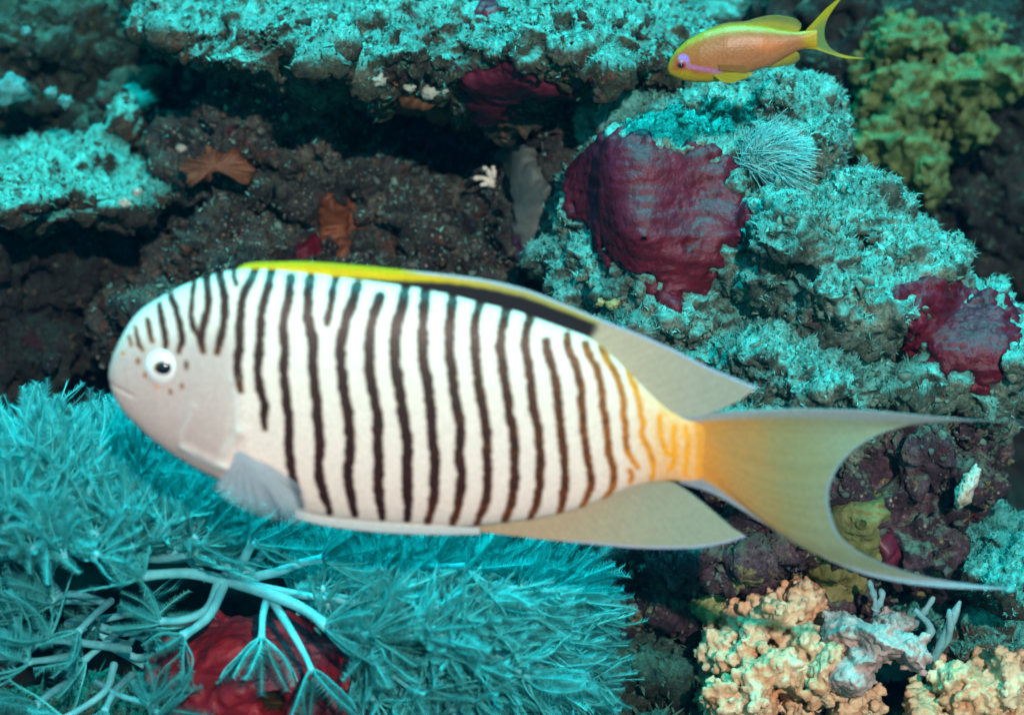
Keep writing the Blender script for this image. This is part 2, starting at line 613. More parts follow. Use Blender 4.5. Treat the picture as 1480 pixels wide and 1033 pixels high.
m_orange = soft_mat('orange_sponge', (.055, .026, .012), (.14, .06, .028), 150, .6, .3, 500, .0006)
m_orange_r = soft_mat('rust_sponge', (.07, .022, .010), (.15, .05, .020), 150, .6, .3, 500, .0006)
m_yellow = soft_mat('yellow_sponge', (.07, .08, .022), (.20, .21, .08), 150, .7, .3, 600, .0009)

def add_lumps(o, Y, N, Q, cen, n, mat, r=.0016, name='encrusting_growth', box=None, lo=-9, hi=-8, seed=0):
    """many small crusts and cups that nobody could count"""
    upv = np.array((0, -math.sin(PITCH), math.cos(PITCH)))
    u, v = PX(Y)
    view = Y - np.array((0, -D, 0))
    w_ = ((N * view).sum(1) < .0) & (u > -40) & (u < 1520) & (v > -40) & (v < 1080)
    w_ = w_ * FREE[o.name] * sstep(lo, hi, N @ upv) * sstep(-.1, .5, fbm(Y * 90 + seed, 2))
    if box is not None: w_ = w_ * ((u > box[0]) & (u < box[2]) & (v > box[1]) & (v < box[3]))
    if w_.sum() <= 0: return
    i = RNG.choice(len(Y), size=n, p=w_ / w_.sum())
    v0, f0 = ico(1)
    rr = r * (.35 + 1.3 * RNG.random(n) ** 2.5)
    V = v0[None] * rr[:, None, None] * (1 + .45 * RNG.normal(size=(n, len(v0), 1))) * (1 + .35 * RNG.normal(size=(n, 1, 3))) + Y[i][:, None] + N[i][:, None] * rr[:, None, None] * .3
    F = (f0[None] + (np.arange(n) * len(v0))[:, None, None]).reshape(-1, 3)
    t = link(name, mesh_np(name, V.reshape(-1, 3) - cen, F, mat), o)
    t['kind'] = 'stuff'

# ------------------------------------------------------------------ the reef wall far behind (setting)
def reef_wall():
    nu, nv = 260, 200
    uu, vv = np.meshgrid(np.linspace(-900, 2400, nu), np.linspace(-700, 1900, nv))
    u, v = uu.ravel(), vv.ravel()
    yb = .50 + .05 * np.sin(u / 330.) - .00012 * np.clip(v - 700, 0, 2000)
    s = S(.5)
    X = np.stack(((u - 740) * s, yb, (516.5 - v) * s), 1)
    X[:, 1] -= .045 * fbm(X * 14, 4) + .012 * fbm(X * 60, 3, .6, True)
    i = np.arange(nu * nv).reshape(nv, nu)
    F = np.stack((i[1:, :-1], i[1:, 1:], i[:-1, 1:], i[:-1, :-1]), -1).reshape(-1, 4)
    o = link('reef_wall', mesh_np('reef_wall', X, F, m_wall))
    tag(o, kind='structure', label='dark reef wall in the shade behind the rocks')
reef_wall()

# ------------------------------------------------------------------ rocks with what grows on them
P_BIG = [(786, 196), (800, 190), (850, 192), (905, 186), (950, 196), (985, 208), (1030, 205), (1055, 225), (1060, 260), (1075, 285), (1090, 320), (1078, 345), (1055, 368), (1040, 400),
         (1012, 430), (980, 446), (955, 430), (930, 405), (900, 396), (870, 388), (850, 340), (822, 305), (812, 270), (790, 235)]
P_RIGHT = [(1290, 405), (1330, 396), (1375, 400), (1405, 422), (1440, 428), (1476, 432), (1474, 480), (1462, 520), (1470, 552), (1430, 560), (1380, 545), (1345, 520), (1305, 505), (1303, 480), (1320, 455), (1297, 430)]
make_rock('reef_rock', [
    (1000, 340, .24, 220, 190, .09, 0, 20), (1090, 210, .25, 125, 105, .08, 0, 20), (1200, 420, .22, 200, 150, .09, 0, 28), (1370, 520, .21, 120, 110, .07, 0, 25),
    (905, 305, .26, 118, 118, .06), (1130, 560, .22, 260, 110, .09), (1020, 170, .27, 90, 55, .06), (960, 480, .24, 170, 110, .07)], .00115, m_right,
    'large pale boulder with bright turf and two maroon sponges behind the striped fish tail', 'rock', 4.1, .9,
    patches=[
        dict(name='encrusting_sponge', poly=P_BIG, mat=m_maroon, label='large glossy maroon sponge sheet spread on the boulder above the striped fish', cat='sponge', th=.0012, wr=.0016, ws=110, rag=22),
        dict(name='encrusting_sponge', poly=P_RIGHT, mat=m_maroon, label='wrinkled maroon sponge at the lower right end of the pale boulder', cat='sponge', th=.0012, wr=.0022, ws=170, rag=24),
    ], turf=dict(n=70000, mat=m_turf_pale, lo=-.1, hi=.5, length=.0017, width=.00028, lean=(.5, 0, .1)))

make_rock('reef_rock', [
    (1110, 650, .23, 170, 85, .07), (1290, 650, .22, 150, 90, .07), (1230, 740, .22, 180, 110, .07), (1370, 610, .2, 60, 55, .05), (1040, 790, .22, 150, 70, .06), (1340, 720, .21, 60, 75, .05), (960, 830, .24, 110, 90, .06), (1150, 850, .24, 160, 70, .06)], .00115, m_low,
    'dark purplish crusted rock under the overhang below the tail of the striped fish', 'rock', 5.3, 1.,
    patches=[dict(name='encrusting_sponge', poly=[(1195, 745), (1230, 722), (1275, 715), (1285, 745), (1270, 775), (1285, 800), (1250, 815), (1215, 795)], mat=m_yellow, label='yellow green porous sponge in the fork of the striped tail', cat='sponge', th=.003, wr=.0026, ws=230),
             dict(name='encrusting_sponge', poly=[(1165, 815), (1200, 810), (1250, 830), (1262, 850), (1230, 875), (1190, 862), (1160, 840)], mat=m_yellow, label='yellow green crust below the lower tail lobe beside the orange coral', cat='sponge', th=.003, wr=.0026, ws=230),
             dict(name='encrusting_sponge', poly=[(985, 708), (1020, 715), (1052, 742), (1045, 755), (1010, 742)], mat=m_maroon_d, label='small maroon sponge between the anal fin and lower tail lobe', cat='sponge', th=.003),
             dict(name='encrusting_sponge', poly=[(1262, 780), (1290, 770), (1312, 800), (1300, 830), (1268, 818)], mat=m_maroon_d, label='small dark red sponge right of the yellow green porous sponge', cat='sponge', th=.004)],
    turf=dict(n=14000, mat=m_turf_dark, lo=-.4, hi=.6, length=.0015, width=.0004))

make_rock('reef_rock', [
    (420, 50, .27, 160, 58, .06, 14), (600, 62, .26, 170, 70, .06, 14), (800, 50, .25, 180, 78, .06, 14), (950, 60, .28, 95, 55, .05, 10), (465, 92, .22, 50, 38, .03), (300, 36, .28, 85, 24, .05, 10, 4), (400, 66, .235, 45, 28, .03),
    (640, 118, .26, 100, 48, .04, 0, 18), (735, 140, .25, 58, 48, .035), (850, 96, .26, 110, 34, .04), (420, -10, .36, 220, 60, .08, 22), (700, -10, .35, 260, 70, .08, 22), (930, 0, .37, 140, 60, .07, 22)], .00115, m_ledge,
    'turf covered ledge running along the top with a brown beard underneath', 'rock', 1.7, .9,
    patches=[dict(name='encrusting_sponge', poly=[(655, 115), (690, 98), (740, 88), (775, 105), (810, 122), (850, 118), (828, 140), (785, 148), (760, 140), (742, 160), (730, 185), (700, 188), (676, 172), (672, 140)], mat=m_maroon_d, label='maroon sponge lobe hanging at the lip of the upper ledge', cat='sponge', th=.0016, rag=14),
             dict(name='encrusting_sponge', poly=[(680, -20), (728, -20), (722, 18), (705, 42), (690, 20)], mat=m_maroon_d, label='small maroon sponge on the ledge top at the picture top edge', cat='sponge', th=.0016, rag=14),
             dict(name='encrusting_sponge', poly=[(568, 110), (585, 118), (600, 140), (640, 150), (655, 175), (672, 205), (660, 214), (640, 190), (610, 165), (575, 158)], mat=m_orange, label='orange brown sponge strip under the lip of the upper ledge', cat='sponge', th=.003)],
    turf=dict(n=70000, mat=m_turf, lo=0., hi=.55, length=.0015, width=.00028, lean=(.2, 0, .1)))

make_rock('reef_rock', [
    (385, 215, .315, 95, 100, .05), (320, 270, .33, 75, 110, .05), (465, 275, .33, 105, 115, .06), (560, 335, .335, 110, 125, .06), (650, 385, .33, 105, 105, .06), (360, 390, .31, 120, 85, .06), (790, 310, .295, 75, 135, .05), (480, 480, .31, 300, 120, .08), (600, 260, .42, 140, 110, .04), (740, 430, .32, 120, 90, .06)], .00115, m_mid,
    'brown overgrown rock in the shade behind the dorsal fin of the striped fish', 'rock', 2.9, 1.1,
    patches=[dict(name='encrusting_sponge', poly=[(725, 205), (770, 208), (785, 240), (805, 300), (840, 345), (868, 395), (830, 412), (790, 400), (750, 390), (738, 330), (742, 270), (715, 230)], mat=m_grey, label='grey blue sponge sheet with purple spots left of the big maroon sponge', cat='sponge', th=.003, wr=.0006),
             dict(name='encrusting_sponge', poly=[(470, 275), (500, 290), (520, 320), (512, 360), (490, 372), (465, 345), (455, 310)], mat=m_orange_r, label='rust orange sponge patch on the brown rock above the striped fish', cat='sponge', th=.0022, rag=12),
             dict(name='encrusting_sponge', poly=[(432, 345), (455, 335), (468, 350), (460, 372), (440, 378), (425, 368)], mat=m_maroon, label='tiny red sponge just above the yellow dorsal edge', cat='sponge', th=.003, rag=6)],
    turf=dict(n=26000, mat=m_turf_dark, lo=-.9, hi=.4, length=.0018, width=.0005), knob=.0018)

make_rock('reef_rock', [
    (30, 262, .31, 190, 40, .075, 10), (180, 285, .30, 72, 26, .045, 8), (-80, 262, .32, 170, 46, .08, 10), (205, 190, .36, 38, 60, .04), (60, 215, .40, 160, 30, .06, 16)], .00115, m_left,
    'flat rock shelf at the left with bright turf on top', 'rock', 3.3, .8,
    turf=dict(n=24000, mat=m_turf, lo=.1, hi=.6, length=.0015, width=.00028, lean=(.3, 0, 0)))
make_rock('reef_rock', [
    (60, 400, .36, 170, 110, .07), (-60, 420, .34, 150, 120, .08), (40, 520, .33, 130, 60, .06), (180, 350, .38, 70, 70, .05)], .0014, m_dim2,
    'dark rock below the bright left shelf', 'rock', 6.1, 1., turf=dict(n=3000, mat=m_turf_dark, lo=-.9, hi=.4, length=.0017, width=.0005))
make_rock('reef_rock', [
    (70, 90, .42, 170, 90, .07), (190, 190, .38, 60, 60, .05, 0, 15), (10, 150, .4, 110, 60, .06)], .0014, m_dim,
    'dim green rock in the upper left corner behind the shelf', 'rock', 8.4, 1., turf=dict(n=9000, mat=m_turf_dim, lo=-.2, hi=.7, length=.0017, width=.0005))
make_rock('reef_rock', [
    (1445, 800, .185, 80, 42, .05, 8), (1400, 905, .22, 120, 50, .05), (1480, 930, .22, 110, 90, .06)], .0012, m_ledge,
    'small turf covered rock at the right edge under the tail filament', 'rock', 9.2, .8, turf=dict(n=26000, mat=m_turf, lo=-.3, hi=.5, length=.0018, width=.0003, lean=(.4, 0, .1)))
make_rock('reef_rock', [
    (950, 960, .25, 130, 110, .07), (700, 1120, .22, 500, 120, .10), (200, 1130, .22, 500, 120, .11), (1150, 1120, .22, 400, 110, .10)], .0018, m_dim,
    'dark rock base at the bottom under the soft corals', 'rock', 10.6, 1., turf=dict(n=12000, mat=m_turf_dim, lo=-.5, hi=.6, length=.004, width=.0006))
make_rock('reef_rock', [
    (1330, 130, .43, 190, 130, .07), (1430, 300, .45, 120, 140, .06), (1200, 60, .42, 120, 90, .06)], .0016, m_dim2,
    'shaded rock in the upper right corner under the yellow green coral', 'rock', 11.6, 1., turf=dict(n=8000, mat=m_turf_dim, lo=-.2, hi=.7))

m_lump_b = soft_mat('brown_crust', (.014, .016, .015), (.065, .056, .04), 60, .8, .2)
m_lump_g = soft_mat('grey_crust', (.022, .036, .036), (.10, .13, .115), 50, .8, .2)
m_lump_p = soft_mat('pale_crust', (.02, .07, .06), (.14, .27, .22), 50, .8, .2)
def clutter(part, *jobs):
    for lab, (Y, N, Q, o, cen) in ROCKS.items():
        if lab.startswith(part):
            for kind, kw in jobs:
                if kind == 'turf': add_turf(o, Y, Q, cen, **kw)
                else: add_lumps(o, Y, N, Q, cen, **kw)
clutter('brown overgrown', ('l', dict(n=1200, mat=m_lump_p, r=.0007, seed=13)), ('turf', dict(n=9000, mat=m_turf_pale, lo=-.3, hi=.6, length=.0018, width=.0003, name='pale_turf')), ('l', dict(n=1800, mat=m_lump_g, r=.0009, seed=3)), ('l', dict(n=1400, mat=m_lump_b, r=.0009, seed=9)))
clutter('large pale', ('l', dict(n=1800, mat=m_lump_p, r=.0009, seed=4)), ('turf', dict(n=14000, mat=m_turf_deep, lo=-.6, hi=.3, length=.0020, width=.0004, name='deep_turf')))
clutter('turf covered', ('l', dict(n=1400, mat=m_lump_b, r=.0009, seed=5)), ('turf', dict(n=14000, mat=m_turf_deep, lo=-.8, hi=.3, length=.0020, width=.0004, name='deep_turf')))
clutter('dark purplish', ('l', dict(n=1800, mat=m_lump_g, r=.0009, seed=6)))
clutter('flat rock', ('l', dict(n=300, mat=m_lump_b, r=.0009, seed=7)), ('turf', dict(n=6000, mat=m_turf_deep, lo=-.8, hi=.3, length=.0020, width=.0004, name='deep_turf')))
clutter('dark rock below', ('l', dict(n=150, mat=m_lump_b, r=.0009, seed=8)))

# ------------------------------------------------------------------ knobbly corals
def knob_coral(name, blobs, knobs, kr, voxel, mat, label, cat, seed, warp=.25, amp=.0008, only=None, stick=.55, group=None):
    """a lobed colony with knob-like branchlets grown out of its skin"""
    V, F = blobs_mesh(blobs, 3, warp, seed=seed)
    rng = np.random.default_rng(int(seed * 100))
    X, N, Q = remesh(V, F, voxel * 2.5)
    u, v = PX(X)
    cand = np.where((N[:, 1] < .35))[0]
    pick, pts = [], []
    for i in rng.permutation(cand):
        if len(pick) >= knobs: break
        p = X[i]
        if pts and (np.linalg.norm(np.array(pts) - p, axis=1) < kr * .8).any(): continue
        pick.append(i); pts.append(p)
    v1, f1 = ico(2)
    VV, FF, n0 = [V], [F], len(V)
    for i in pick:
        r = kr * rng.uniform(.35, 1.1)
        q = v1 * r * (1 + .18 * fbm(v1 * 2 + rng.random() * 50, 2))[:, None]
        VV.append(q + X[i] + N[i] * r * rng.uniform(.2, stick + .5)); FF.append(f1 + n0); n0 += len(v1)
    X, N, Q = remesh(np.vstack(VV), np.vstack(FF), voxel)
    X = X + N * (amp * fbm(X * 520, 3, .7))[:, None]
    cen = X.mean(0)
    o = link(name, mesh_np(name, X - cen, Q, mat), None, cen)
    tag(o, label, cat, group)
    return o, X, N, Q, cen

m_knob = soft_mat('orange_coral', (.56, .23, .10), (.72, .60, .40), 90, .6, .3, 700, .0005, trans=.12)
m_knob2 = soft_mat('cream_coral', (.56, .28, .13), (.72, .64, .42), 90, .6, .3, 700, .0005, trans=.12)
m_green = soft_mat('green_knob', (.16, .22, .08), (.34, .38, .18), 150, .6, .3, 700, .0005)
m_pink = soft_mat('pink_white', (.36, .23, .21), (.54, .46, .42), 120, .55, .3, 500, .0006, trans=.15)
m_ygreen = soft_mat('yellow_green_coral', (.035, .065, .022), (.10, .16, .052), 110, .7, .3, 700, .0008)
_r = np.random.default_rng(77)
def lobes(cx, cy, rx, ry, y, n, r):
    out = []
    for k in range(n):
        a, f = _r.uniform(0, 6.28), math.sqrt(_r.random())
        out.append((cx + rx * f * math.cos(a), cy + ry * f * math.sin(a), y + _r.uniform(-.008, .012), r * _r.uniform(.7, 1.25), r * _r.uniform(.7, 1.25), .012, _r.uniform(-30, 30), _r.uniform(-30, 30)))
    return out
knob_coral('knobbly_coral', lobes(1105, 930, 75, 60, .16, 20, 23) + lobes(1150, 1010, 105, 50, .15, 24, 25) + lobes(1165, 880, 45, 28, .17, 7, 18) + [(1120, 990, .19, 110, 80, .02)],
           420, .0020, .0007, m_knob, 'peach orange knobbly coral at the bottom below the striped tail', 'coral', 21.3, warp=.35)
knob_coral('knobbly_coral', lobes(1415, 1010, 85, 45, .16, 20, 24) + [(1420, 1040, .19, 80, 45, .02)],
           190, .0020, .0007, m_knob2, 'cream orange knobbly coral in the lower right corner', 'coral', 22.7, warp=.35)
knob_coral('knobbly_coral', [(1035, 870, .19, 45, 24, .02), (1075, 855, .2, 40, 20, .02), (1040, 905, .19, 28, 18, .015)],
           60, .0018, .0007, m_green, 'small green knobbly coral left of the orange one', 'coral', 23.1)
knob_coral('leather_coral', [(1225, 915, .15, 40, 25, .014, 0, 15), (1275, 925, .14, 42, 20, .014, 0, 25), (1315, 940, .14, 30, 22, .014, 0, 40), (1250, 950, .14, 30, 18, .012), (1290, 900, .16, 28, 16, .012), (1225, 975, .14, 38, 26, .014)],
           26, .0016, .0007, m_pink, 'pale pink white leather coral lobes beside the orange knobbly coral', 'coral', 24.9, warp=.28)
knob_coral('yellow_coral', [(1300, 70, .37, 60, 40, .035), (1290, 150, .36, 60, 55, .035), (1365, 130, .37, 60, 40, .035), (1430, 120, .38, 60, 36, .035), (1280, 210, .35, 55, 42, .03), (1320, 250, .35, 45, 42, .03), (1300, 290, .35, 28, 18, .02), (1390, 185, .37, 38, 26, .025), (1250, 110, .38, 40, 40, .03), (1395, 60, .39, 45, 30, .03)],
           520, .0022, .0009, m_ygreen, 'yellow green lumpy coral in the upper right behind the orange fish', 'coral', 25.5, warp=.35)

# ------------------------------------------------------------------ red sponge with its opening
m_red = soft_mat('red_sponge', (.12, .004, .010), (.23, .010, .02), 120, .55, .35, 380, .0010)
m_hole = soft_mat('sponge_opening', (.02, .018, .008), (.06, .045, .015), 200, .9, .1)
V, F = blobs_mesh([(380, 985, .135, 150, 95, .045), (300, 960, .14, 80, 70, .035), (470, 1000, .14, 90, 80, .035)], 4, .16, seed=31.)
X, N, Q = remesh(V, F, .001)
u, v = PX(X)
ho = np.exp(-(((u - 393) / 17.) ** 2 + ((v - 1017) / 17.) ** 2) ** 2) * (N[:, 1] < 0)
X = X + N * (.0016 * fbm(X * 90, 3) + .0006 * fbm(X * 350, 2))[:, None] + ho[:, None] * np.array((0, .014, 0))
cen = X.mean(0)
red = tag(link('barrel_sponge', mesh_np('barrel_sponge', X - cen, Q, m_red), None, cen), 'round red sponge with a dark opening under the soft coral', 'sponge')
fm = (ho > .25)[Q].all(1)
if fm.any():
    idx = np.unique(Q[fm]); rm = -np.ones(len(X), int); rm[idx] = np.arange(len(idx))
    link('opening', mesh_np('opening', X[idx] + N[idx] * .0003 - cen + np.array((0, -.0004, 0)), rm[Q[fm]], m_hole), red)

# ------------------------------------------------------------------ soft corals
m_polyp = soft_mat('soft_coral_polyp', (.03, .42, .44), (.11, .70, .70), 300, .6, .3, 900, .0003, trans=.45, vary=.4)
m_stalk = soft_mat('soft_coral_stalk', (.10, .50, .55), (.20, .70, .76), 200, .5, .35, 700, .0004, trans=.25)

def frame_of(d):
    d = np.asarray(d, float); d = d / np.linalg.norm(d)
    a = np.array((0, 0, 1.)) if abs(d[2]) < .9 else np.array((1., 0, 0))
    x = np.cross(a, d); x /= np.linalg.norm(x)
    return x, np.cross(d, x), d

def tube(pts, rads, seg=8, cap=True):
    pts = np.asarray(pts, float)
    V, F = [], []
    n = len(pts)
    for i in range(n):
        d = pts[min(i + 1, n - 1)] - pts[max(i - 1, 0)]
        if i == 0: x, y, d = frame_of(d)
        else:
            d = d / np.linalg.norm(d)
            x = x - d * (x @ d); x /= np.linalg.norm(x); y = np.cross(d, x)
        for k in range(seg):
            a = 2 * math.pi * k / seg
            V.append(pts[i] + rads[i] * (math.cos(a) * x + math.sin(a) * y))
    for i in range(n - 1):
        for k in range(seg):
            a, b = i * seg + k, i * seg + (k + 1) % seg
            F.append((a, b, b + seg, a + seg))
    if cap:
        F.append(tuple(range((n - 1) * seg, n * seg)))
    return np.array(V), F

def polyp_mesh(seed, spread=42, ln=.0175, pin=.0029, npin=34, pw=.00012, tr=.00036):
    rng = np.random.default_rng(seed)
    V, F, n0 = [], [], 0
    for k in range(8):
        az = 2 * math.pi * (k + rng.uniform(-.2, .2)) / 8
        sp = R(spread * rng.uniform(.65, 1.25))
        l = ln * rng.uniform(.8, 1.1)
        curl = rng.uniform(-.5, .7)
        out = np.array((math.cos(az), math.sin(az), 0))
        pts = []
        daz, wob = rng.normal(0, .16), rng.normal(0, .16)
        p = np.array((0, 0, -.0005)) + out * .0009
        ns = 8
        for i in range(ns + 1):
            pts.append(p.copy())
            a = sp * (1.2 - .6 * i / ns) + curl * (i / ns) ** 2 * 1.1 + wob * math.sin(i * .9)
            az += daz * .5
            out2 = np.array((math.cos(az), math.sin(az), 0))
            p = p + l / ns * (math.sin(a) * out2 + math.cos(a) * np.array((0, 0, 1.)))
        pts = np.array(pts)
        rads = np.linspace(tr, .00010, ns + 1)
        v, f = tube(pts, rads, 5)
        V.append(v); F += [tuple(i + n0 for i in q) for q in f]; n0 += len(v)
        side = np.cross(out, (0, 0, 1.))
        for j in range(npin):
            t = .14 + .86 * (j + rng.random() * .5) / npin
            x = t * ns; i = min(int(x), ns - 1); c = pts[i] + (pts[i + 1] - pts[i]) * (x - i)
            d = pts[i + 1] - pts[i]; d /= np.linalg.norm(d)
            for s in (-1, 1):
                L_ = pin * rng.uniform(.7, 1.1) * (1.0 - .45 * t ** 3)
                up = np.cross(side, d) * rng.uniform(-.1, .45)
                dd = side * s * .85 + d * .55 + up
                dd /= np.linalg.norm(dd)
                w_ = d * pw
                th = np.cross(dd, d); th = th / np.linalg.norm(th) * .00008
                tip = c + dd * L_
                V.append(np.array((c - w_ - th, c + w_, c - w_ + th, tip)))
                F += [(n0, n0 + 1, n0 + 3), (n0 + 1, n0 + 2, n0 + 3), (n0 + 2, n0, n0 + 3)]; n0 += 4
    me = mesh_np('polyp', np.vstack(V), F, m_polyp)
    return me

BIG = [polyp_mesh(200 + k, sp, .0195, .0042, 27, .00019, .00045) for k, sp in enumerate((36, 44, 52))]
POLY = [polyp_mesh(100 + k, sp) for k, sp in enumerate((30, 36, 40, 46, 52, 42))]
def bez(pts, n):
    """smooth path through points"""
    pts = np.asarray(pts, float)
    t = np.linspace(0, len(pts) - 1, n)
    i = np.clip(t.astype(int), 0, len(pts) - 2)
    f = (t - i)[:, None]
    ext = np.vstack((2 * pts[0] - pts[1], pts, 2 * pts[-1] - pts[-2]))
    p0, p1, p2, p3 = ext[i], ext[i + 1], ext[i + 2], ext[i + 3]
    return .5 * (2 * p1 + (p2 - p0) * f + (2 * p0 - 5 * p1 + 4 * p2 - p3) * f ** 2 + (3 * p1 - p0 - 3 * p2 + p3) * f ** 3)

def colony(label, origin):
    o = bpy.data.objects.new('soft_coral', None)
    COL.objects.link(o)
    o.location = wv(origin); o.rotation_euler = (-PITCH, 0, 0)
    o.empty_display_size = .01
    return tag(o, label, 'soft coral')

def add_stalk(root, origin, pts, r0, r1):
    path = bez(pts, 12)
    t = np.linspace(0, 1, 12)
    r0, r1 = r0 * .78, r1 * .72
    rad = r0 + (r1 - r0) * t + r1 * .45 * np.exp(-((t - 1) / .12) ** 2)
    V, F = tube(path, rad, 10)
    return link('stalk', mesh_np('stalk', V - origin, F, m_stalk), root)

def add_polyp(root, origin, p, d, sc=1., lib=None):
    o = link('polyp', random.choice(lib or POLY), root, Vector(p - origin))
    q = Vector(d).to_track_quat('Z', 'Y') @ Quaternion((0, 0, 1), random.uniform(0, 6.28))
    o.rotation_mode = 'QUATERNION'
    o.rotation_quaternion = q
    o.scale = (sc, sc, sc)
    return o

def fill(root, origin, c, rad, n, bias, keep, inner=.55, sc=(.8, 1.25), rs=.0014):
    """polyps over an ellipsoidal cushion (pixel centre, depth, pixel radii), each on its own stalk"""
    c3 = P(*c)
    s = S(c[2])
    r3 = np.array((rad[0] * s, rad[2], rad[1] * s))
    done = 0; tries = 0
    while done < n and tries < 8000:
        tries += 1
        d = RNG.normal(size=3); d /= np.linalg.norm(d)
        if d[1] > .45 or d[2] < -.55: continue
        f = RNG.uniform(.62, 1.0)
        p = c3 + d * r3 * f
        u_, v_ = PX(p[None])
        if not keep(u_[0], v_[0]): continue
        dr = d * np.array((1, .6, 1)) + np.array(bias) + .28 * RNG.normal(size=3)
        dr /= np.linalg.norm(dr)
        b = c3 + d * r3 * (f - inner)
        m = (b + p) / 2 + RNG.normal(size=3) * .002
        add_stalk(root, origin, [b, m, p - dr * .004, p], rs * 1.25, rs * .8)
        add_polyp(root, origin, p, dr, RNG.uniform(*sc))
        done += 1

# left cushion behind the head
o1 = P(160, 900, .13)
c1 = colony('feathery pale soft coral cushion behind the head of the striped fish', o1)
fill(c1, o1, (120, 800, .13), (290, 195, .07), 230, (.05, -.25, .55), lambda u, v: v < 800 and v > 588 - .0 * u)
# middle colony with thick forked stalks over the red sponge
o2 = P(320, 850, .10)
c2 = colony('soft coral with thick pale stalks forking above the red sponge', o2)
STK = [  # path (u, v, y) ..., polyp direction (du, dv, dy), radius px start, end
    ([(325, 838, .10), (270, 828, .09), (200, 832, .08)], (-.55, -.9, -.25), 12, 9, 1.25),
    ([(318, 838, .10), (300, 880, .09), (262, 896, .085), (228, 897, .08)], (-.9, -.35, -.2), 11, 6, .95),
    ([(325, 842, .10), (305, 885, .085), (285, 905, .085), (262, 920, .08)], (-.6, .5, -.2), 10, 8, .85),
    ([(330, 838, .10), (390, 858, .085), (440, 880, .08), (474, 906, .075)], (.95, -.15, -.2), 13, 9, 1.25),
    ([(385, 868, .088), (380, 890, .078), (378, 925, .07)], (0, 1, -.25), 8, 6, 1.0),
    ([(395, 870, .088), (420, 910, .075), (440, 945, .07), (452, 972, .065)], (.15, 1, -.25), 9, 5, 1.15),
    ([(345, 838, .10), (400, 826, .09), (440, 812, .085), (470, 806, .08)], (1, -.3, -.1), 10, 7, 1.1),
    ([(335, 838, .10), (352, 808, .085), (366, 782, .08)], (.8, -.55, -.3), 11, 8, 1.1),
    ([(330, 838, .11), (322, 790, .11), (318, 745, .11)], (-.1, -1, -.1), 10, 9, 1.2),
    ([(345, 838, .11), (380, 800, .11), (405, 760, .11)], (.4, -1, 0), 9, 7, 1.1),
    ([(300, 838, .11), (270, 800, .11), (262, 762, .10)], (-.3, -1, -.2), 9, 8, 1.2),
    ([(360, 845, .10), (440, 860, .095), (520, 872, .09)], (1, .05, -.1), 9, 6, 1.1),
]
def px_dir(d):
    return np.array((d[0], d[2], -d[1]))
for path, dr, ra, rb, sc in STK:
    pts = [P(*q) for q in path]
    s = S(path[-1][2])
    add_stalk(c2, o2, pts, ra * s, rb * s)
    add_polyp(c2, o2, pts[-1], px_dir(dr), sc * .95, BIG)
# lower left colony
o3 = P(110, 930, .12)
c3_ = colony('soft coral with pale stalks reaching left at the lower left edge', o3)
STL = [
    ([(150, 870, .11), (105, 858, .095), (72, 866, .085)], (-.7, -.7, -.2), 8, 7, 1.1),
    ([(140, 868, .11), (100, 868, .10), (68, 872, .09)], (-1, -.2, -.1), 8, 6, 1.0),
    ([(160, 868, .11), (135, 890, .09), (112, 914, .08)], (-.5, .7, -.2), 8, 6, .8),
    ([(185, 938, .11), (130, 930, .09), (66, 922, .08)], (-.75, -.75, -.2), 9, 7, 1.25),
    ([(115, 945, .11), (75, 952, .09), (38, 956, .08)], (-.9, -.55, -.1), 8, 6, 1.15),
    ([(180, 905, .12), (150, 930, .1), (120, 955, .1)], (-.6, .6, -.1), 8, 6, .9),
    ([(190, 975, .11), (165, 1000, .09), (150, 1030, .08)], (-.2, 1, -.2), 8, 6, .9),
    ([(110, 980, .11), (75, 1000, .09), (50, 1020, .08)], (-.8, .3, -.2), 8, 7, 1.1),
    ([(195, 985, .1), (215, 1010, .085), (228, 1030, .075)], (.3, -.9, -.5), 7, 5, .9),
    ([(140, 985, .1), (175, 1005, .085), (222, 1018, .075)], (.9, -.1, -.4), 6, 5, 1.0),
    ([(165, 960, .1), (150, 1000, .09), (90, 1040, .08)], (-.8, .2, -.3), 8, 6, 1.0),
]
for path, dr, ra, rb, sc in STL:
    pts = [P(*q) for q in path]
    s = S(path[-1][2])
    add_stalk(c3_, o3, pts, ra * s, rb * s)
    add_polyp(c3_, o3, pts[-1], px_dir(dr), sc * .95, BIG)
fill(c3_, o3, (90, 900, .14), (170, 120, .05), 14, (-.35, -.25, .2), lambda u, v: v > 760 and u < 260)
# right colony under the belly
o4 = P(560, 930, .13)
c4 = colony('feathery soft coral streaming to the right below the belly of the striped fish', o4)
fill(c4, o4, (590, 930, .14), (270, 170, .07), 200, (.75, -.25, -.05), lambda u, v: (u > 525 or (u > 440 and v < 880)) and u < 850 and v > 770 and v < 1090 and (v < 900 + (u - 400) * .9), sc=(.9, 1.4))
STR = [
    ([(520, 860, .10), (590, 890, .085), (655, 925, .075)], (.95, -.1, -.2), 10, 7, 1.35),
    ([(560, 810, .11), (620, 818, .10), (680, 818, .09)], (.95, -.35, -.2), 8, 6, 1.35),
    ([(610, 860, .11), (660, 862, .09), (700, 868, .085)], (.9, .3, -.2), 7, 5, 1.3),
    ([(480, 890, .10), (510, 915, .085), (540, 935, .08)], (.7, .6, -.2), 8, 6, 1.3),
    ([(500, 930, .10), (560, 970, .085), (600, 1000, .08)], (.6, .8, -.2), 7, 5, 1.3),
    ([(640, 930, .11), (720, 950, .09), (770, 985, .085)], (.9, .4, -.2), 7, 5, 1.3),
]
for path, dr, ra, rb, sc in STR:
    pts = [P(*q) for q in path]
    s = S(path[-1][2])
    add_stalk(c4, o4, pts, ra * s, rb * s)
    add_polyp(c4, o4, pts[-1], px_dir(dr), sc * .95, BIG)

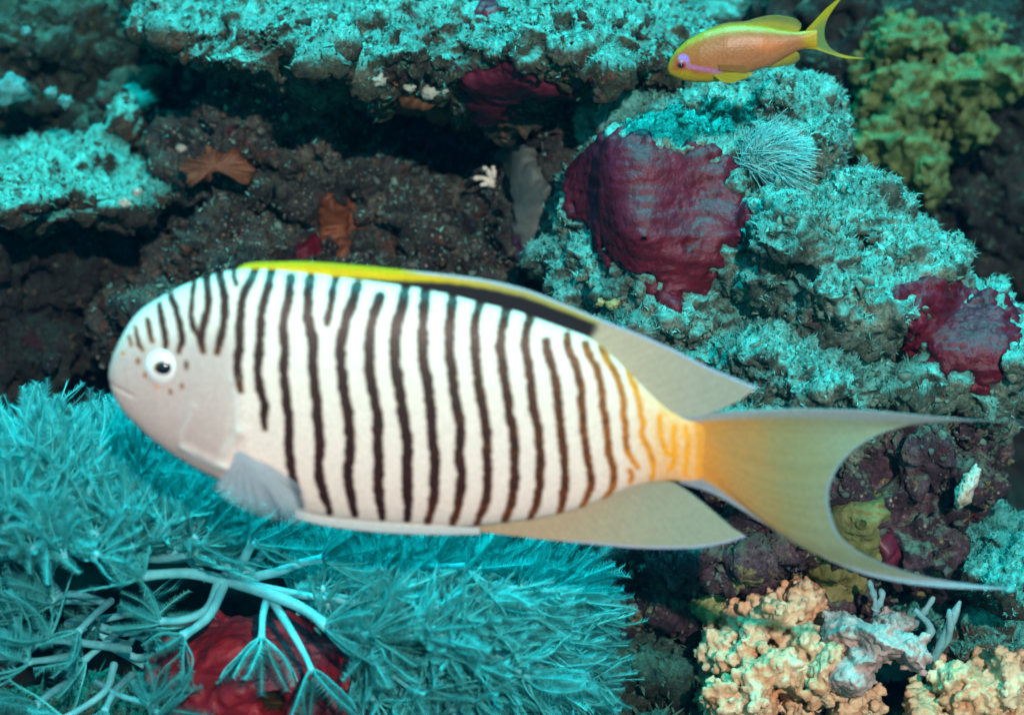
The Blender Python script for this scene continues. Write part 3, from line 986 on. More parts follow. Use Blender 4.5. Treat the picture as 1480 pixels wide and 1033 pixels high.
# ------------------------------------------------------------------ fish
def curve_fn(pts):
    pts = np.array(sorted(pts), float)
    return lambda u: np.interp(u, pts[:, 0], pts[:, 1])

def smooth(a, k):
    ker = np.ones(k) / k
    return np.convolve(np.pad(a, k // 2, mode='edge'), ker, mode='valid')[:len(a)]

def fish_body(name, parent, origin, u0, u1, top, bot, thick, y0, nu, nth, paint, mat, relief=None, exp=.85):
    """closed body of revolution-like rings; outline in pixels at the fish's own distance"""
    k = np.linspace(0, 1, nu)
    us = u0 + (u1 - u0) * (k ** 1.6 * .45 + k * .55)
    fine = np.linspace(u0, u1, 3000)
    tp, bt = smooth(top(fine), 45), smooth(bot(fine), 45)
    tp[0:60] = top(fine[0:60]); bt[0:60] = bot(fine[0:60])
    tps, bts = np.interp(us, fine, tp), np.interp(us, fine, bt)
    mid, hh = (tps + bts) / 2, np.maximum((bts - tps) / 2, .3)
    T = thick(us)
    th = np.linspace(0, 2 * math.pi, nth, endpoint=False)
    ct, st = np.cos(th), np.sin(th)
    uu = np.repeat(us[:, None], nth, 1)
    vv = mid[:, None] - hh[:, None] * ct[None]
    yy = -T[:, None] * (np.sign(st) * np.abs(st) ** exp)[None]
    u, v = uu.ravel(), vv.ravel()
    cols = paint(u, v, (v - np.repeat(tps, nth)) / np.repeat(np.maximum(bts - tps, 1), nth))
    s = S(y0)
    yo = yy.ravel() * s
    if relief is not None:
        yo = yo - np.sign(yo) * relief(u, v) * -1
    X = np.stack(((u - 740) * s, y0 + yo, (516.5 - v) * s), 1)
    i = np.arange(nu * nth).reshape(nu, nth)
    j = np.roll(i, -1, 1)
    F = np.stack((i[:-1], i[1:], j[1:], j[:-1]), -1).reshape(-1, 4)
    caps = [tuple(i[0][::1]), tuple(i[-1][::-1])]
    me = mesh_np(name, X - origin, F, mat, True, cols)
    return link(name, me, parent)

def cum(pts, n):
    pts = np.asarray(pts, float)
    d = np.concatenate(([0], np.cumsum(np.linalg.norm(np.diff(pts, axis=0), axis=1))))
    t = np.linspace(0, d[-1], n)
    return np.stack((np.interp(t, d, pts[:, 0]), np.interp(t, d, pts[:, 1])), 1)

def spl(pts, n):
    p = bez(np.array([(a, b, 0) for a, b in pts], float), max(n * 4, 60))[:, :2]
    return cum(p, n)

def fin(name, parent, origin, c0, c1, d0, d1, y0, ns, nt_, paint, mat, th=.00035, wave=0., yoff=0., rays=60):
    """thin two-sided fin between base c0 and outer edge c1 (Coons patch in pixels)"""
    A, B = spl(c0, ns), spl(c1, ns)
    C0 = spl(d0, nt_) if d0 else np.linspace(A[0], B[0], nt_)
    C1 = spl(d1, nt_) if d1 else np.linspace(A[-1], B[-1], nt_)
    s_, t_ = np.linspace(0, 1, ns)[:, None, None], np.linspace(0, 1, nt_)[None, :, None]
    G = (1 - t_) * A[:, None] + t_ * B[:, None] + (1 - s_) * C0[None] + s_ * C1[None] \
        - ((1 - s_) * (1 - t_) * A[0] + s_ * (1 - t_) * A[-1] + (1 - s_) * t_ * B[0] + s_ * t_ * B[-1])
    u, v = G[..., 0].ravel(), G[..., 1].ravel()
    S2, T2 = np.repeat(np.linspace(0, 1, ns), nt_), np.tile(np.linspace(0, 1, nt_), ns)
    sc = S(y0)
    y = y0 + yoff + wave * np.sin(S2 * 9) * T2
    hh = th * (1 - .75 * T2)
    cols = paint(u, v, S2, T2)
    Xf = np.stack(((u - 740) * sc, y - hh, (516.5 - v) * sc), 1)
    Xb = np.stack(((u - 740) * sc, y + hh, (516.5 - v) * sc), 1)
    i = np.arange(ns * nt_).reshape(ns, nt_)
    q = np.stack((i[:-1, :-1], i[1:, :-1], i[1:, 1:], i[:-1, 1:]), -1).reshape(-1, 4)
    n = ns * nt_
    loop = np.concatenate((i[:, 0], i[-1, 1:], i[-2::-1, -1], i[0, -2:0:-1]))
    lp2 = np.roll(loop, -1)
    rim = np.stack((loop, loop + n, lp2 + n, lp2), -1)
    F = np.concatenate((q, q[:, ::-1] + n, rim), 0)
    me = mesh_np(name, np.vstack((Xf, Xb)) - origin, F, mat, True, np.vstack((cols, cols)))
    return link(name, me, parent)

def lerp(a, b, t):
    return np.asarray(a) * (1 - t[:, None]) + np.asarray(b) * t[:, None]

# ---- the striped angelfish
K = 300 / 1476.
def Z(ox, oy, pts):
    return [(ox + a * K, oy + b * K) for a, b in pts]
R1, R2, R3, R4, R5, R6 = (150, 370), (150, 570), (430, 370), (430, 570), (710, 390), (710, 590)
STRIPES = [  # centre line, width px, colour index 0 dark .. 1 orange
    (Z(*R1, [(205, 555), (212, 580), (222, 615)]), 4, .35), (Z(*R1, [(250, 490), (262, 540), (280, 595), (303, 640)]), 5.5, .25), (Z(*R1, [(340, 430), (355, 490), (366, 535), (374, 575)]), 6.5, .25),
    (Z(*R1, [(420, 330), (430, 370), (450, 440), (467, 510), (476, 570), (470, 620)]), 7.5, .1), (Z(*R1, [(505, 270), (545, 350), (570, 430), (585, 500), (595, 560), (566, 635)]), 8.5, .05),
    (Z(*R1, [(668, 190), (664, 240), (656, 320), (655, 390), (668, 450), (690, 490), (720, 545)]), 7, .08), (Z(*R1, [(750, 135), (765, 200), (778, 280), (774, 340), (752, 420), (732, 490), (726, 560), (742, 630)]), 9.5, .05),
    (Z(*R1, [(845, 110), (870, 170), (888, 240), (894, 320), (890, 420), (872, 510), (852, 580), (840, 635)]), 10, .02), (Z(*R1, [(940, 90), (955, 140), (972, 180)]), 7, .1),
    (Z(*R1, [(1095, 100), (1075, 150), (1040, 210), (1012, 290), (1006, 380), (1000, 460), (996, 540), (1000, 600), (980, 680), (984, 750), (990, 820), (1003, 890)]), 10.5, .02),
    (Z(*R1, [(1215, 110), (1195, 200), (1167, 290), (1150, 380), (1145, 480), (1140, 570), (1130, 660), (1127, 750), (1132, 840), (1150, 920), (1175, 1000)]) + Z(*R2, [(1163, 60), (1163, 120), (1168, 175)]), 10.5, .0),
    (Z(*R1, [(1352, 140), (1345, 250), (1322, 340), (1306, 440), (1310, 540), (1316, 640), (1305, 730), (1310, 820), (1325, 910)]) + Z(*R2, [(1322, 20), (1340, 100), (1337, 200), (1330, 300), (1340, 400), (1345, 500), (1362, 580), (1380, 660), (1400, 765)]), 11, .0),
    (Z(*R3, [(110, 150), (95, 260), (95, 340), (102, 430), (130, 520), (140, 600), (127, 700), (140, 800), (150, 900)]) + Z(*R4, [(160, 10), (162, 120), (176, 220), (175, 320), (160, 420), (160, 520), (180, 600), (200, 700), (232, 815)]), 12, .0),
    (Z(*R3, [(285, 160), (275, 200), (262, 280), (245, 370), (230, 440)]), 9, .0),
    (Z(*R3, [(440, 200), (425, 250), (400, 310), (372, 400), (340, 500), (325, 580), (326, 680), (336, 780), (346, 880)]) + Z(*R4, [(365, 10), (376, 100), (390, 200), (386, 300), (384, 400), (364, 490), (370, 590), (386, 690), (407, 825)]), 12.5, .0),
    (Z(*R3, [(600, 270), (585, 310), (560, 360), (536, 450), (525, 560), (526, 650), (531, 750), (546, 860)]) + Z(*R4, [(570, 10), (585, 100), (582, 200), (580, 300), (590, 400), (580, 500), (580, 620), (590, 740), (602, 855)]), 12.5, .0),
    (Z(*R3, [(775, 200), (768, 300), (726, 400), (710, 480), (705, 580), (706, 680), (724, 800), (737, 900)]) + Z(*R4, [(752, 10), (762, 100), (785, 200), (790, 300), (785, 400), (785, 500), (785, 620), (785, 740), (780, 865)]), 13, .0),
    (Z(*R3, [(918, 230), (906, 370), (900, 470), (900, 570), (901, 660), (920, 780), (937, 880)]) + Z(*R4, [(952, 10), (962, 100), (960, 200), (970, 300), (982, 400), (981, 500), (979, 600), (970, 700), (946, 810), (922, 890)]), 12.5, .03),
    (Z(*R3, [(1112, 240), (1096, 370), (1086, 470), (1085, 570), (1091, 670), (1110, 780), (1115, 880)]) + Z(*R4, [(1130, 10), (1155, 100), (1166, 200), (1156, 300), (1150, 400), (1170, 500), (1161, 600), (1155, 700), (1130, 820), (1096, 905)]), 12, .06),
    (Z(*R3, [(1310, 300), (1267, 430), (1260, 520), (1265, 600), (1276, 720), (1287, 830), (1305, 940)]) + Z(*R4, [(1312, 10), (1332, 80), (1346, 200), (1355, 300), (1346, 400), (1356, 520), (1350, 620), (1343, 700), (1308, 820), (1270, 915)]), 11.5, .1),
    (Z(*R5, [(115, 260), (76, 400), (61, 480), (74, 580), (86, 680), (101, 780), (121, 880)]) + Z(*R6, [(132, 10), (155, 100), (166, 200), (166, 300), (166, 400), (164, 500), (150, 600), (130, 700), (92, 790)]), 11.5, .12),
    (Z(*R5, [(280, 320), (242, 430), (240, 520), (260, 620), (276, 720), (286, 820), (296, 920)]) + Z(*R6, [(312, 10), (335, 100), (341, 200), (350, 300), (345, 400), (344, 500), (330, 600), (318, 680), (264, 800)]), 11, .18),
    (Z(*R5, [(382, 480), (405, 570), (431, 660), (455, 760), (466, 820), (471, 900)]) + Z(*R6, [(481, 10), (495, 100), (501, 200), (520, 300), (525, 400), (525, 500), (511, 600), (504, 680), (482, 755)]), 10.5, .24),
    (Z(*R5, [(533, 450), (546, 540), (585, 620), (616, 720), (640, 820), (636, 900)]) + Z(*R6, [(646, 10), (651, 100), (665, 200), (681, 300), (700, 400), (715, 490), (702, 570), (666, 650), (638, 730)]), 9.5, .34),
    (Z(*R5, [(662, 510), (690, 590), (740, 660), (770, 750), (786, 840), (786, 920)]) + Z(*R6, [(801, 10), (815, 100), (826, 200), (836, 300), (865, 380), (876, 470), (864, 550), (830, 610), (792, 668)]), 9, .45),
    (Z(*R5, [(775, 540), (830, 640), (880, 710), (910, 800), (935, 880), (941, 960)]) + Z(*R6, [(935, 10), (951, 90), (955, 200), (970, 290), (1005, 350), (1042, 405)]), 8, .62),
    (Z(*R6, [(985, 420), (1005, 470), (990, 520)]), 6, .75),
    (Z(*R5, [(965, 700), (985, 750), (1020, 830), (1048, 910)]) + Z(*R6, [(1060, 20), (1080, 80), (1064, 150), (1090, 220), (1130, 280), (1147, 365), (1160, 430), (1148, 490)]), 7, .85),
    (Z(*R6, [(1195, 40), (1195, 140), (1215, 220), (1245, 300), (1300, 330)]), 6, .95), (Z(*R6, [(1300, 120), (1300, 220), (1302, 320), (1292, 400), (1265, 425)]), 6.5, 1.), (Z(*R6, [(1380, 120), (1402, 240), (1392, 340), (1382, 470)]), 5.5, 1.),
    (Z(*R6, [(1465, 110), (1490, 240), (1480, 340), (1475, 460)]), 6, 1.), ([(1016, 615), (1018, 650), (1015, 690)], 5, 1.),
]
SPOTS = [(276, 517, 4.5, 8, .3), (269, 547, 4, 5, .5), (252, 556, 3.5, 5.5, .5), (205, 515, 4.5, 5.5, .5), (215, 534, 4, 4.5, .6), (182, 506, 4.5, 3, .8), (232, 550, 2.5, 4, .9)]
WHITE, GREY = (.83, .66, .58), (.54, .40, .37)
def stripe_col(k):
    stops = [(0, (.030, .009, .008)), (.12, (.05, .014, .008)), (.3, (.11, .028, .008)), (.5, (.26, .07, .01)), (.75, (.62, .20, .015)), (1., (.85, .30, .008))]
    x = [a for a, _ in stops]
    return np.array([np.interp(k, x, [c[j] for _, c in stops]) for j in range(3)])

def p_tail(u, v, s, t):
    q = np.stack((u, v, 0 * u), 1)
    n = perlin(q / 30.) + .5 * perlin(q / 9.)
    c = np.tile(np.array((.76, .27, .04)), (len(u), 1))
    c = lerp(c, (.84, .31, .015), np.clip(.4 + .9 * perlin(q / 7.) * (1 - sstep(1000, 1060, u)), 0, 1) * (1 - sstep(990, 1060, u)) * .6)
    c = lerp(c, (.48, .25, .075), sstep(1005, 1075, u + 10 * n + .15 * (650 - v)))
    c = lerp(c, (.29, .26, .115), sstep(1065, 1150, u + 14 * n))
    c = lerp(c, (.25, .31, .20), sstep(1120, 1240, u + 14 * n))
    c = c * (1 + .05 * np.sin(s * 190 + 3 * np.sin(s * 37)) + .03 * n)[:, None]
    e0, e1 = sstep(.18, .04, s * 1.) if False else 1 - sstep(.05, .17, s), sstep(.76, .90, s)
    c = lerp(c, (.30, .36, .38), np.maximum(e0, 0) * .9)
    c = lerp(c, (.27, .29, .34), e1 * .95)
    c = lerp(c, (.22, .34, .42), sstep(.965, .99, t) * .7)
    return np.clip(c, 0, 1)
def paint_angel(u, v, rel):
    q = np.stack((u, v, 0 * u), 1)
    jit = 1.0 * perlin(q / 9.) + .6 * perlin(q / 4.)
    c = np.tile(np.array(WHITE), (len(u), 1))
    # pinkish grey, unmarked face
    face = (1 - sstep(318, 352, u + .10 * (v - 560) + 6 * perlin(q / 40.))) * sstep(452, 505, v + .15 * (u - 250))
    c = lerp(c, GREY, face * .95)
    warm = (1 - sstep(250, 330, u)) * 0 + sstep(280, 320, u) * (1 - sstep(345, 365, u)) * sstep(480, 510, v) * (1 - sstep(620, 660, v))
    c = lerp(c, (.58, .44, .40), warm * .5)
    # brow a bit duller, peduncle orange
    c = lerp(c, (.58, .58, .56), (1 - sstep(230, 350, u)) * (1 - sstep(440, 520, v)) * .6)
    c = lerp(c, (.80, .60, .46), sstep(790, 930, u) * .5)
    mot = .5 + .8 * perlin(q / 8. + 7) + .5 * perlin(q / 3.5)
    c = lerp(c, (.78, .40, .16), np.clip(sstep(890, 975, u + 12 * perlin(q / 20.)) * (.72 + .3 * mot), 0, 1))
    c = lerp(c, (.85, .30, .012), np.clip(mot, 0, 1) * sstep(930, 990, u) * .5)
    for pts, wd, k in STRIPES:
        a = np.array(pts)
        a = a[np.argsort(a[:, 1])]
        vv = np.linspace(a[0, 1], a[-1, 1], 80)
        uc = np.interp(vv, a[:, 1], a[:, 0])
        if len(a) > 5: uc = smooth(uc, 5)
        sl = np.gradient(uc, vv) if len(vv) > 1 else 0 * vv
        m = (v > a[0, 1] - 8) & (v < a[-1, 1] + 8) & (np.abs(u - a[:, 0].mean()) < 90)
        if not m.any(): continue
        um, vm = u[m], v[m]
        d = np.abs(um - np.interp(vm, vv, uc)) / np.sqrt(1 + np.interp(vm, vv, sl) ** 2)
        end = np.maximum(0, np.maximum(a[0, 1] - vm, vm - a[-1, 1]))
        d = np.sqrt(d ** 2 + (end * 1.2) ** 2) + jit[m] * 1.3
        tpos = (vm - a[0, 1]) / max(a[-1, 1] - a[0, 1], 1)
        hw = wd * .62 * (1 - .25 * sstep(.85, 1., tpos)) * (1 + .22 * perlin(q[m] / 18. + 5) + .12 * perlin(q[m] / 7. + 25))
        core = (1 - sstep(hw - 2.2, hw + 1.8, d)) * np.clip(1.03 + .10 * perlin(q[m] / 7. + 11), 0, 1)
        halo = 1 - sstep(hw - 1, hw + 4.5, d)
        ends = np.maximum(sstep(.8, 1., tpos), .0) * (.22 if u.mean() else 0)
        kk = np.clip(k + ends * (k > .01) + .16 * perlin(q[m] / 10. + 31) * sstep(300, 420, um) + .10 * sstep(.25, .5, tpos) * (1 - sstep(.7, .9, tpos)) * perlin(q[m] / 6. + 3), 0, 1)
        sc_ = np.stack([np.interp(kk, np.linspace(0, 1, 21), [stripe_col(x)[j] for x in np.linspace(0, 1, 21)]) for j in range(3)], 1)
        cm = c[m]
        hc = stripe_col(min(1., k * .45 + .55))
        cm = cm * (1 - .32 * halo[:, None]) + hc * (.32 * halo[:, None])
        cm = cm * (1 - core[:, None]) + sc_ * core[:, None]
        c[m] = cm
    m = u > 990                                   # the body runs into the tail fin without a seam
    if m.any():
        c[m] = c[m] + (p_tail(u[m], v[m], np.clip((v[m] - 602) / 96, .3, .6), 0 * u[m] + .15) * .92 - c[m]) * sstep(990, 1024, u[m])[:, None]
    for su, sv, ru, rv, k in SPOTS:
        d = np.sqrt(((u - su) / ru) ** 2 + ((v - sv) / rv) ** 2)
        f = (1 - sstep(.55, 1.25, d)) * .85
        c = lerp(c, stripe_col(k), f)
    # pale edge of the cheek and gill cover
    for a, b, wd, s_ in (((264, 637), (328, 667), 4.2, .6), ((346, 552), (349, 606), 3, .22), ((346, 616), (322, 640), 3, .2), ((281, 585), (264, 622), 4, .15)):
        a, b = np.array(a, float), np.array(b, float)
        e = b - a
        t = np.clip(((u - a[0]) * e[0] + (v - a[1]) * e[1]) / (e @ e), 0, 1)
        d = np.hypot(u - a[0] - t * e[0], v - a[1] - t * e[1] - 5 * np.sin(t * 3.14) * (wd > 4))
        c = lerp(c, (.80, .84, .82), (1 - sstep(wd * .4, wd * 1.5, d)) * s_)
    return c

TOPA = [(158, 542), (160, 528), (166, 510), (174, 494), (184, 476), (195, 460), (208, 447), (225, 436), (245, 425), (270, 413), (300, 401), (330, 393), (360, 389), (400, 390), (450, 395), (500, 402), (550, 408), (600, 415), (650, 425), (700, 438), (750, 450), (800, 468), (850, 486), (880, 508), (910, 538), (940, 568), (965, 590), (990, 603), (1030, 606)]
BOTA = [(158, 546), (161, 560), (168, 578), (180, 597), (196, 613), (215, 632), (245, 654), (280, 676), (320, 696), (360, 715), (400, 731), (440, 743), (480, 751), (530, 757), (590, 761), (640, 763), (700, 760), (760, 753), (800, 746), (840, 735), (880, 719), (910, 706), (940, 698), (975, 695), (1030, 703)]
THA = curve_fn([(158, 0), (159, 6), (162, 11), (170, 18), (190, 28), (230, 42), (300, 55), (400, 63), (520, 62), (650, 54), (780, 41), (880, 28), (960, 15), (1000, 8), (1030, 2)])
oA = P(560, 575, 0)
angel = bpy.data.objects.new('striped_angelfish', None)
COL.objects.link(angel)
angel.location = wv(oA); angel.rotation_euler = (0, 0, 0); angel.empty_display_size = .01; angel.scale = (1, 1, 1.022)
tag(angel, 'large white angelfish with black vertical stripes and yellow edged dorsal fin', 'fish')
m_angel = pig_mat('angelfish_skin', .42, .22)
m_fin = pig_mat('angelfish_fin', .6, .2, trans=.28)
m_fin_c = pig_mat('clear_fin', .5, .2, trans=.3, clear='alpha')

def relief_angel(u, v):
    r = 0 * u
    # edge of the gill cover, cheek ridge, mouth
    for a, b, wd, h in (((347, 540), (350, 612), 9, .0005), ((350, 612), (330, 662), 9, .0005), ((266, 638), (328, 668), 7, .0007), ((284, 580), (264, 626), 9, .0003)):
        a, b = np.array(a, float), np.array(b, float); e = b - a
        t = np.clip(((u - a[0]) * e[0] + (v - a[1]) * e[1]) / (e @ e), 0, 1)
        d = np.hypot(u - a[0] - t * e[0], v - a[1] - t * e[1])
        r = r + h * np.exp(-(d / wd) ** 2)
    a, b = np.array((160., 552)), np.array((196., 566)); e = b - a
    t = np.clip(((u - a[0]) * e[0] + (v - a[1]) * e[1]) / (e @ e), 0, 1)
    d = np.hypot(u - a[0] - t * e[0], v - a[1] - t * e[1])
    r = r - .0005 * np.exp(-(d / 2.5) ** 2)
    return r
fish_body('body', angel, oA, 158, 1030, curve_fn(TOPA), curve_fn(BOTA), THA, 0, 780, 460, paint_angel, m_angel, relief_angel)

def p_dorsal(u, v, s, t):
    q = np.stack((u, v, 0 * u), 1)
    out = curve_fn(DOR)(u)
    d = v - out                                # pixels below the outer edge
    n = perlin(q / 14.)
    c = np.tile(np.array((.012, .009, .014)), (len(u), 1))
    yw = np.interp(u, [350, 480, 560, 640, 760, 860, 900], [22, 19, 17, 12, 12, 10, 0])
    yel = lerp(np.tile(np.array((.85, .56, .005)), (len(u), 1)), (.50, .42, .10), sstep(600, 760, u))
    f = 1 - sstep(yw - 4, yw + 2, d + n)
    c = c * (1 - f[:, None]) + yel * f[:, None]
    g = 1 - sstep(3, 8, d)
    c = lerp(c, (.42, .62, .01), g * .8 * (1 - sstep(560, 640, u)))
    c = lerp(c, (.45, .62, .78), (1 - sstep(1.5, 5, d)) * sstep(575, 620, u) * .85)
    soft = sstep(-8, 8, u - (864 - .55 * (v - 470)) + 3 * n)
    tan = lerp(np.tile(np.array((.58, .46, .33)), (len(u), 1)), (.40, .39, .31), sstep(880, 1060, u))
    tan = tan * (1 + .03 * np.sin(s * 300 + 2.5 * np.sin(s * 31)))[:, None]
    c = c * (1 - soft[:, None]) + tan * soft[:, None]
    c = lerp(c, (.40, .52, .72), (1 - sstep(1, 5, d)) * soft * .9)
    # striped skin runs up the fin base in front
    return np.clip(c, 0, 1)
DOR = [(346, 390), (356, 384), (370, 381), (410, 380), (450, 380), (520, 385), (580, 391), (640, 397), (700, 405), (760, 419), (820, 442), (870, 463), (920, 482), (970, 504), (1020, 529), (1060, 546), (1094, 560)]
fin('dorsal_fin', angel, oA, [(346, 396), (400, 400), (500, 412), (600, 424), (700, 446), (800, 476), (850, 497), (900, 540), (940, 575), (985, 607)], DOR,
    None, [(985, 607), (1020, 598), (1055, 585), (1080, 571), (1094, 560)], 0, 420, 60, p_dorsal, m_fin, .0007)

ANA = [(660, 764), (700, 771), (740, 776), (800, 783), (870, 790), (930, 795), (1000, 795), (1045, 789), (1082, 778)]
def p_anal(u, v, s, t):
    q = np.stack((u, v, 0 * u), 1)
    d = curve_fn(ANA)(u) - v
    c = lerp(np.tile(np.array((.55, .40, .25)), (len(u), 1)), (.36, .38, .28), sstep(760, 1040, u + 20 * perlin(q / 40.)))
    c = c * (1 + .03 * np.sin(s * 220 + 2.5 * np.sin(s * 27)))[:, None]
    c = lerp(c, (.46, .50, .72), (1 - sstep(1, 5, d)) * .85 * sstep(780, 860, u))
    return c
fin('anal_fin', angel, oA, [(660, 756), (740, 750), (800, 742), (850, 728), (900, 705), (940, 694), (975, 698)], ANA, None, [(975, 698), (1000, 714), (1030, 738), (1060, 764), (1082, 778)], 0, 240, 70, p_anal, m_fin, .0007)

TAILB = [(985, 602), (990, 625), (992, 650), (990, 675), (983, 698)]
TAILE = [(1482, 610), (1400, 611), (1340, 613), (1290, 622), (1250, 640), (1222, 664), (1206, 690), (1200, 716), (1204, 742), (1216, 772), (1236, 792), (1262, 808), (1300, 824), (1345, 838), (1400, 848), (1482, 856)]
fin('tail_fin', angel, oA, TAILB, TAILE, [(985, 602), (1050, 595), (1150, 591), (1250, 593), (1330, 600), (1400, 606), (1482, 609)],
    [(983, 698), (1030, 713), (1080, 741), (1130, 772), (1180, 801), (1240, 828), (1300, 844), (1380, 854), (1482, 857)], 0, 220, 200, p_tail, m_fin, .0007, wave=.0012)

def p_pelvic(u, v, s, t):
    return lerp(np.tile(np.array((.74, .76, .74)), (len(u), 1)), (.62, .66, .66), t)
fin('pelvic_fin', angel, oA, [(425, 735), (470, 745), (540, 752), (620, 757), (692, 760)], [(425, 746), (470, 757), (540, 766), (620, 770), (694, 770)], None, None, 0, 80, 12, p_pelvic, m_fin, .0006, yoff=-.003)

def p_pect(u, v, s, t):
    c = lerp(np.tile(np.array((.50, .50, .56)), (len(u), 1)), (.52, .58, .64), t)
    ray = sstep(.0, .9, np.sin(s * 75 + 2 * np.sin(s * 9)))
    c = c * (1 - .35 * ray * sstep(.1, .5, t))[:, None]
    al = (.66 - .30 * s - .25 * t + .22 * ray) * (1 - .75 * sstep(.75, 1, t))
    c = lerp(c, (.16, .17, .24), np.exp(-((s - .52) / .035) ** 2) * sstep(.35, .6, t) * .7 + np.exp(-((s - .78) / .04) ** 2) * sstep(.45, .7, t) * .7)
    return np.concatenate((c, np.clip(al, 0, 1)[:, None]), 1)
yp = -THA(np.array([360.]))[0] * S(0)
fin('pectoral_fin', angel, oA, [(344, 640), (351, 637), (360, 640), (366, 646)], [(312, 690), (335, 712), (370, 728), (410, 738), (440, 738), (446, 700), (420, 672)], [(344, 640), (335, 662), (312, 690)], [(366, 646), (392, 656), (420, 672)], 0, 90, 60, p_pect, m_fin_c, .0003, yoff=yp - .0008, wave=.0006)

def ball(name, parent, origin, u, v, y, ru, rv, ry, mat, sub=4):
    v0, f0 = ico(sub)
    s = S(y)
    X = v0 * np.array((ru * s, ry * s, rv * s)) + P(u, v, y)
    return link(name, mesh_np(name, X - origin, f0, mat), parent)
m_eye_w = soft_mat('eye_white', (.80, .78, .77), (.84, .83, .82), 200, .25, .5, 600, .0001)
m_pupil = soft_mat('pupil', (.006, .005, .012), (.01, .008, .016), 200, .12, .6, 600, .0001)
m_iris = soft_mat('amber_ring', (.30, .10, .015), (.40, .14, .02), 200, .3, .5, 600, .0001)
ye = -THA(np.array([238.]))[0] * S(0)
eye = ball('eye', angel, oA, 238, 522, ye + .0009, 27, 26, 12, m_eye_w)
r_ = ball('iris_ring', eye, oA, 236.5, 521, ye - .00075, 13.5, 11, 3.6, m_iris)
p_ = ball('pupil', eye, oA, 237.5, 521.5, ye - .0010, 11.3, 9.4, 3.6, m_pupil)

# ---- the small orange anthias
KA = 360 / 1480.
ZA = lambda pts: [(920 + a * KA, b * KA) for a, b in pts]
TOPB = ZA([(184, 418), (188, 385), (205, 345), (235, 300), (300, 240), (400, 186), (520, 152), (640, 146), (760, 158), (860, 178), (950, 190), (1010, 186), (1070, 180)])
BOTB = ZA([(184, 424), (195, 440), (230, 462), (280, 480), (340, 490), (420, 493), (520, 482), (620, 452), (700, 424), (790, 398), (880, 345), (950, 305), (1010, 286), (1070, 284)])
u0b, u1b = TOPB[0][0], TOPB[-1][0]
oB = P(1060, 75, .10)
anth = bpy.data.objects.new('orange_anthias', None)
COL.objects.link(anth)
anth.location = wv(oB); anth.rotation_euler = (0, 0, 0); anth.empty_display_size = .01
tag(anth, 'small orange fish with yellow forked tail and violet streak below its eye', 'fish')
def paint_anth(u, v, rel):
    q = np.stack((u, v, 0 * u), 1)
    c = np.tile(np.array((.34, .11, .03)), (len(u), 1))
    c = lerp(c, (.36, .12, .02), (1 - sstep(985, 1040, u)) * .8)
    c = lerp(c, (.62, .15, .04), np.exp(-((u - 1108) / 22) ** 2 - ((v - 64) / 10) ** 2) * .7)
    c = lerp(c, (.38, .18, .08), sstep(.45, .75, rel) * sstep(1000, 1040, u) * .7)
    c = lerp(c, (.36, .25, .006), (1 - sstep(.03, .20, rel)))
    c = lerp(c, (.40, .29, .02), sstep(.72, .9, rel + .10 * (1 - sstep(990, 1010, u))) * (1 - sstep(1060, 1090, u)))
    c = lerp(c, (.40, .25, .01), (1 - sstep(966, 976, u)) * .8)
    c = lerp(c, (.42, .28, .008), sstep(1150, 1172, u) * .95)
    # violet streak from the eye to the pectoral base
    a, b = np.array((994., 94.)), np.array((1039., 102.)); e = b - a
    t = np.clip(((u - a[0]) * e[0] + (v - a[1]) * e[1]) / (e @ e), 0, 1)
    d = np.hypot(u - a[0] - t * e[0], v - a[1] - t * e[1])
    c = lerp(c, (.45, .17, .42), (1 - sstep(1.2, 5.0, d)) * .8)
    d = np.hypot((u - 987) / 9.5, (v - 86) / 10)
    c = lerp(c, (.34, .20, .60), (1 - sstep(.75, 1.05, d)) * sstep(-3, 4, 88 - v + .5 * (u - 986)))
    return c
THB = curve_fn([(u0b, 0), (u0b + .5, 4), (u0b + 3, 8), (980, 15), (1010, 22), (1050, 25), (1100, 21), (1140, 13), (1165, 7), (u1b, 3)])
m_anth = pig_mat('anthias_skin', .4, .4, scales=1250, bdist=.00018)
m_afin = pig_mat('anthias_fin', .45, .3, trans=.35, clear=.12)
m_afin_c = pig_mat('anthias_clear_fin', .45, .3, trans=.35, clear=.5)
fish_body('body', anth, oB, u0b, u1b, curve_fn(TOPB), curve_fn(BOTB), THB, .10, 300, 160, paint_anth, m_anth)
YEL = lambda u, v, s, t: np.tile(np.array((.42, .40, .02)), (len(u), 1)) * (1 + .08 * np.sin(s * 200))[:, None]
OLV = lambda u, v, s, t: lerp(np.tile(np.array((.40, .36, .03)), (len(u), 1)), (.16, .22, .05), sstep(.3, .9, t))
fin('dorsal_fin', anth, oB, ZA([(420, 190), (520, 165), (640, 158), (760, 168), (860, 188), (950, 200)]), ZA([(410, 180), (520, 140), (640, 128), (720, 106), (800, 92), (880, 98), (940, 112), (976, 142)]), None, ZA([(950, 200), (972, 172), (976, 142)]), .10, 90, 24, OLV, m_afin, .0003)
fin('anal_fin', anth, oB, ZA([(760, 400), (850, 352), (940, 302)]), ZA([(790, 408), (850, 398), (930, 384), (972, 352)]), None, ZA([(940, 302), (965, 320), (972, 352)]), .10, 50, 24, OLV, m_afin, .0003)
fin('pelvic_fin', anth, oB, ZA([(455, 440), (480, 432), (500, 425)]), ZA([(560, 486), (640, 456), (700, 424)]), ZA([(455, 440), (500, 474), (560, 486)]), ZA([(500, 425), (600, 422), (700, 424)]), .10, 30, 30, YEL, m_afin, .0003, yoff=-.0045)
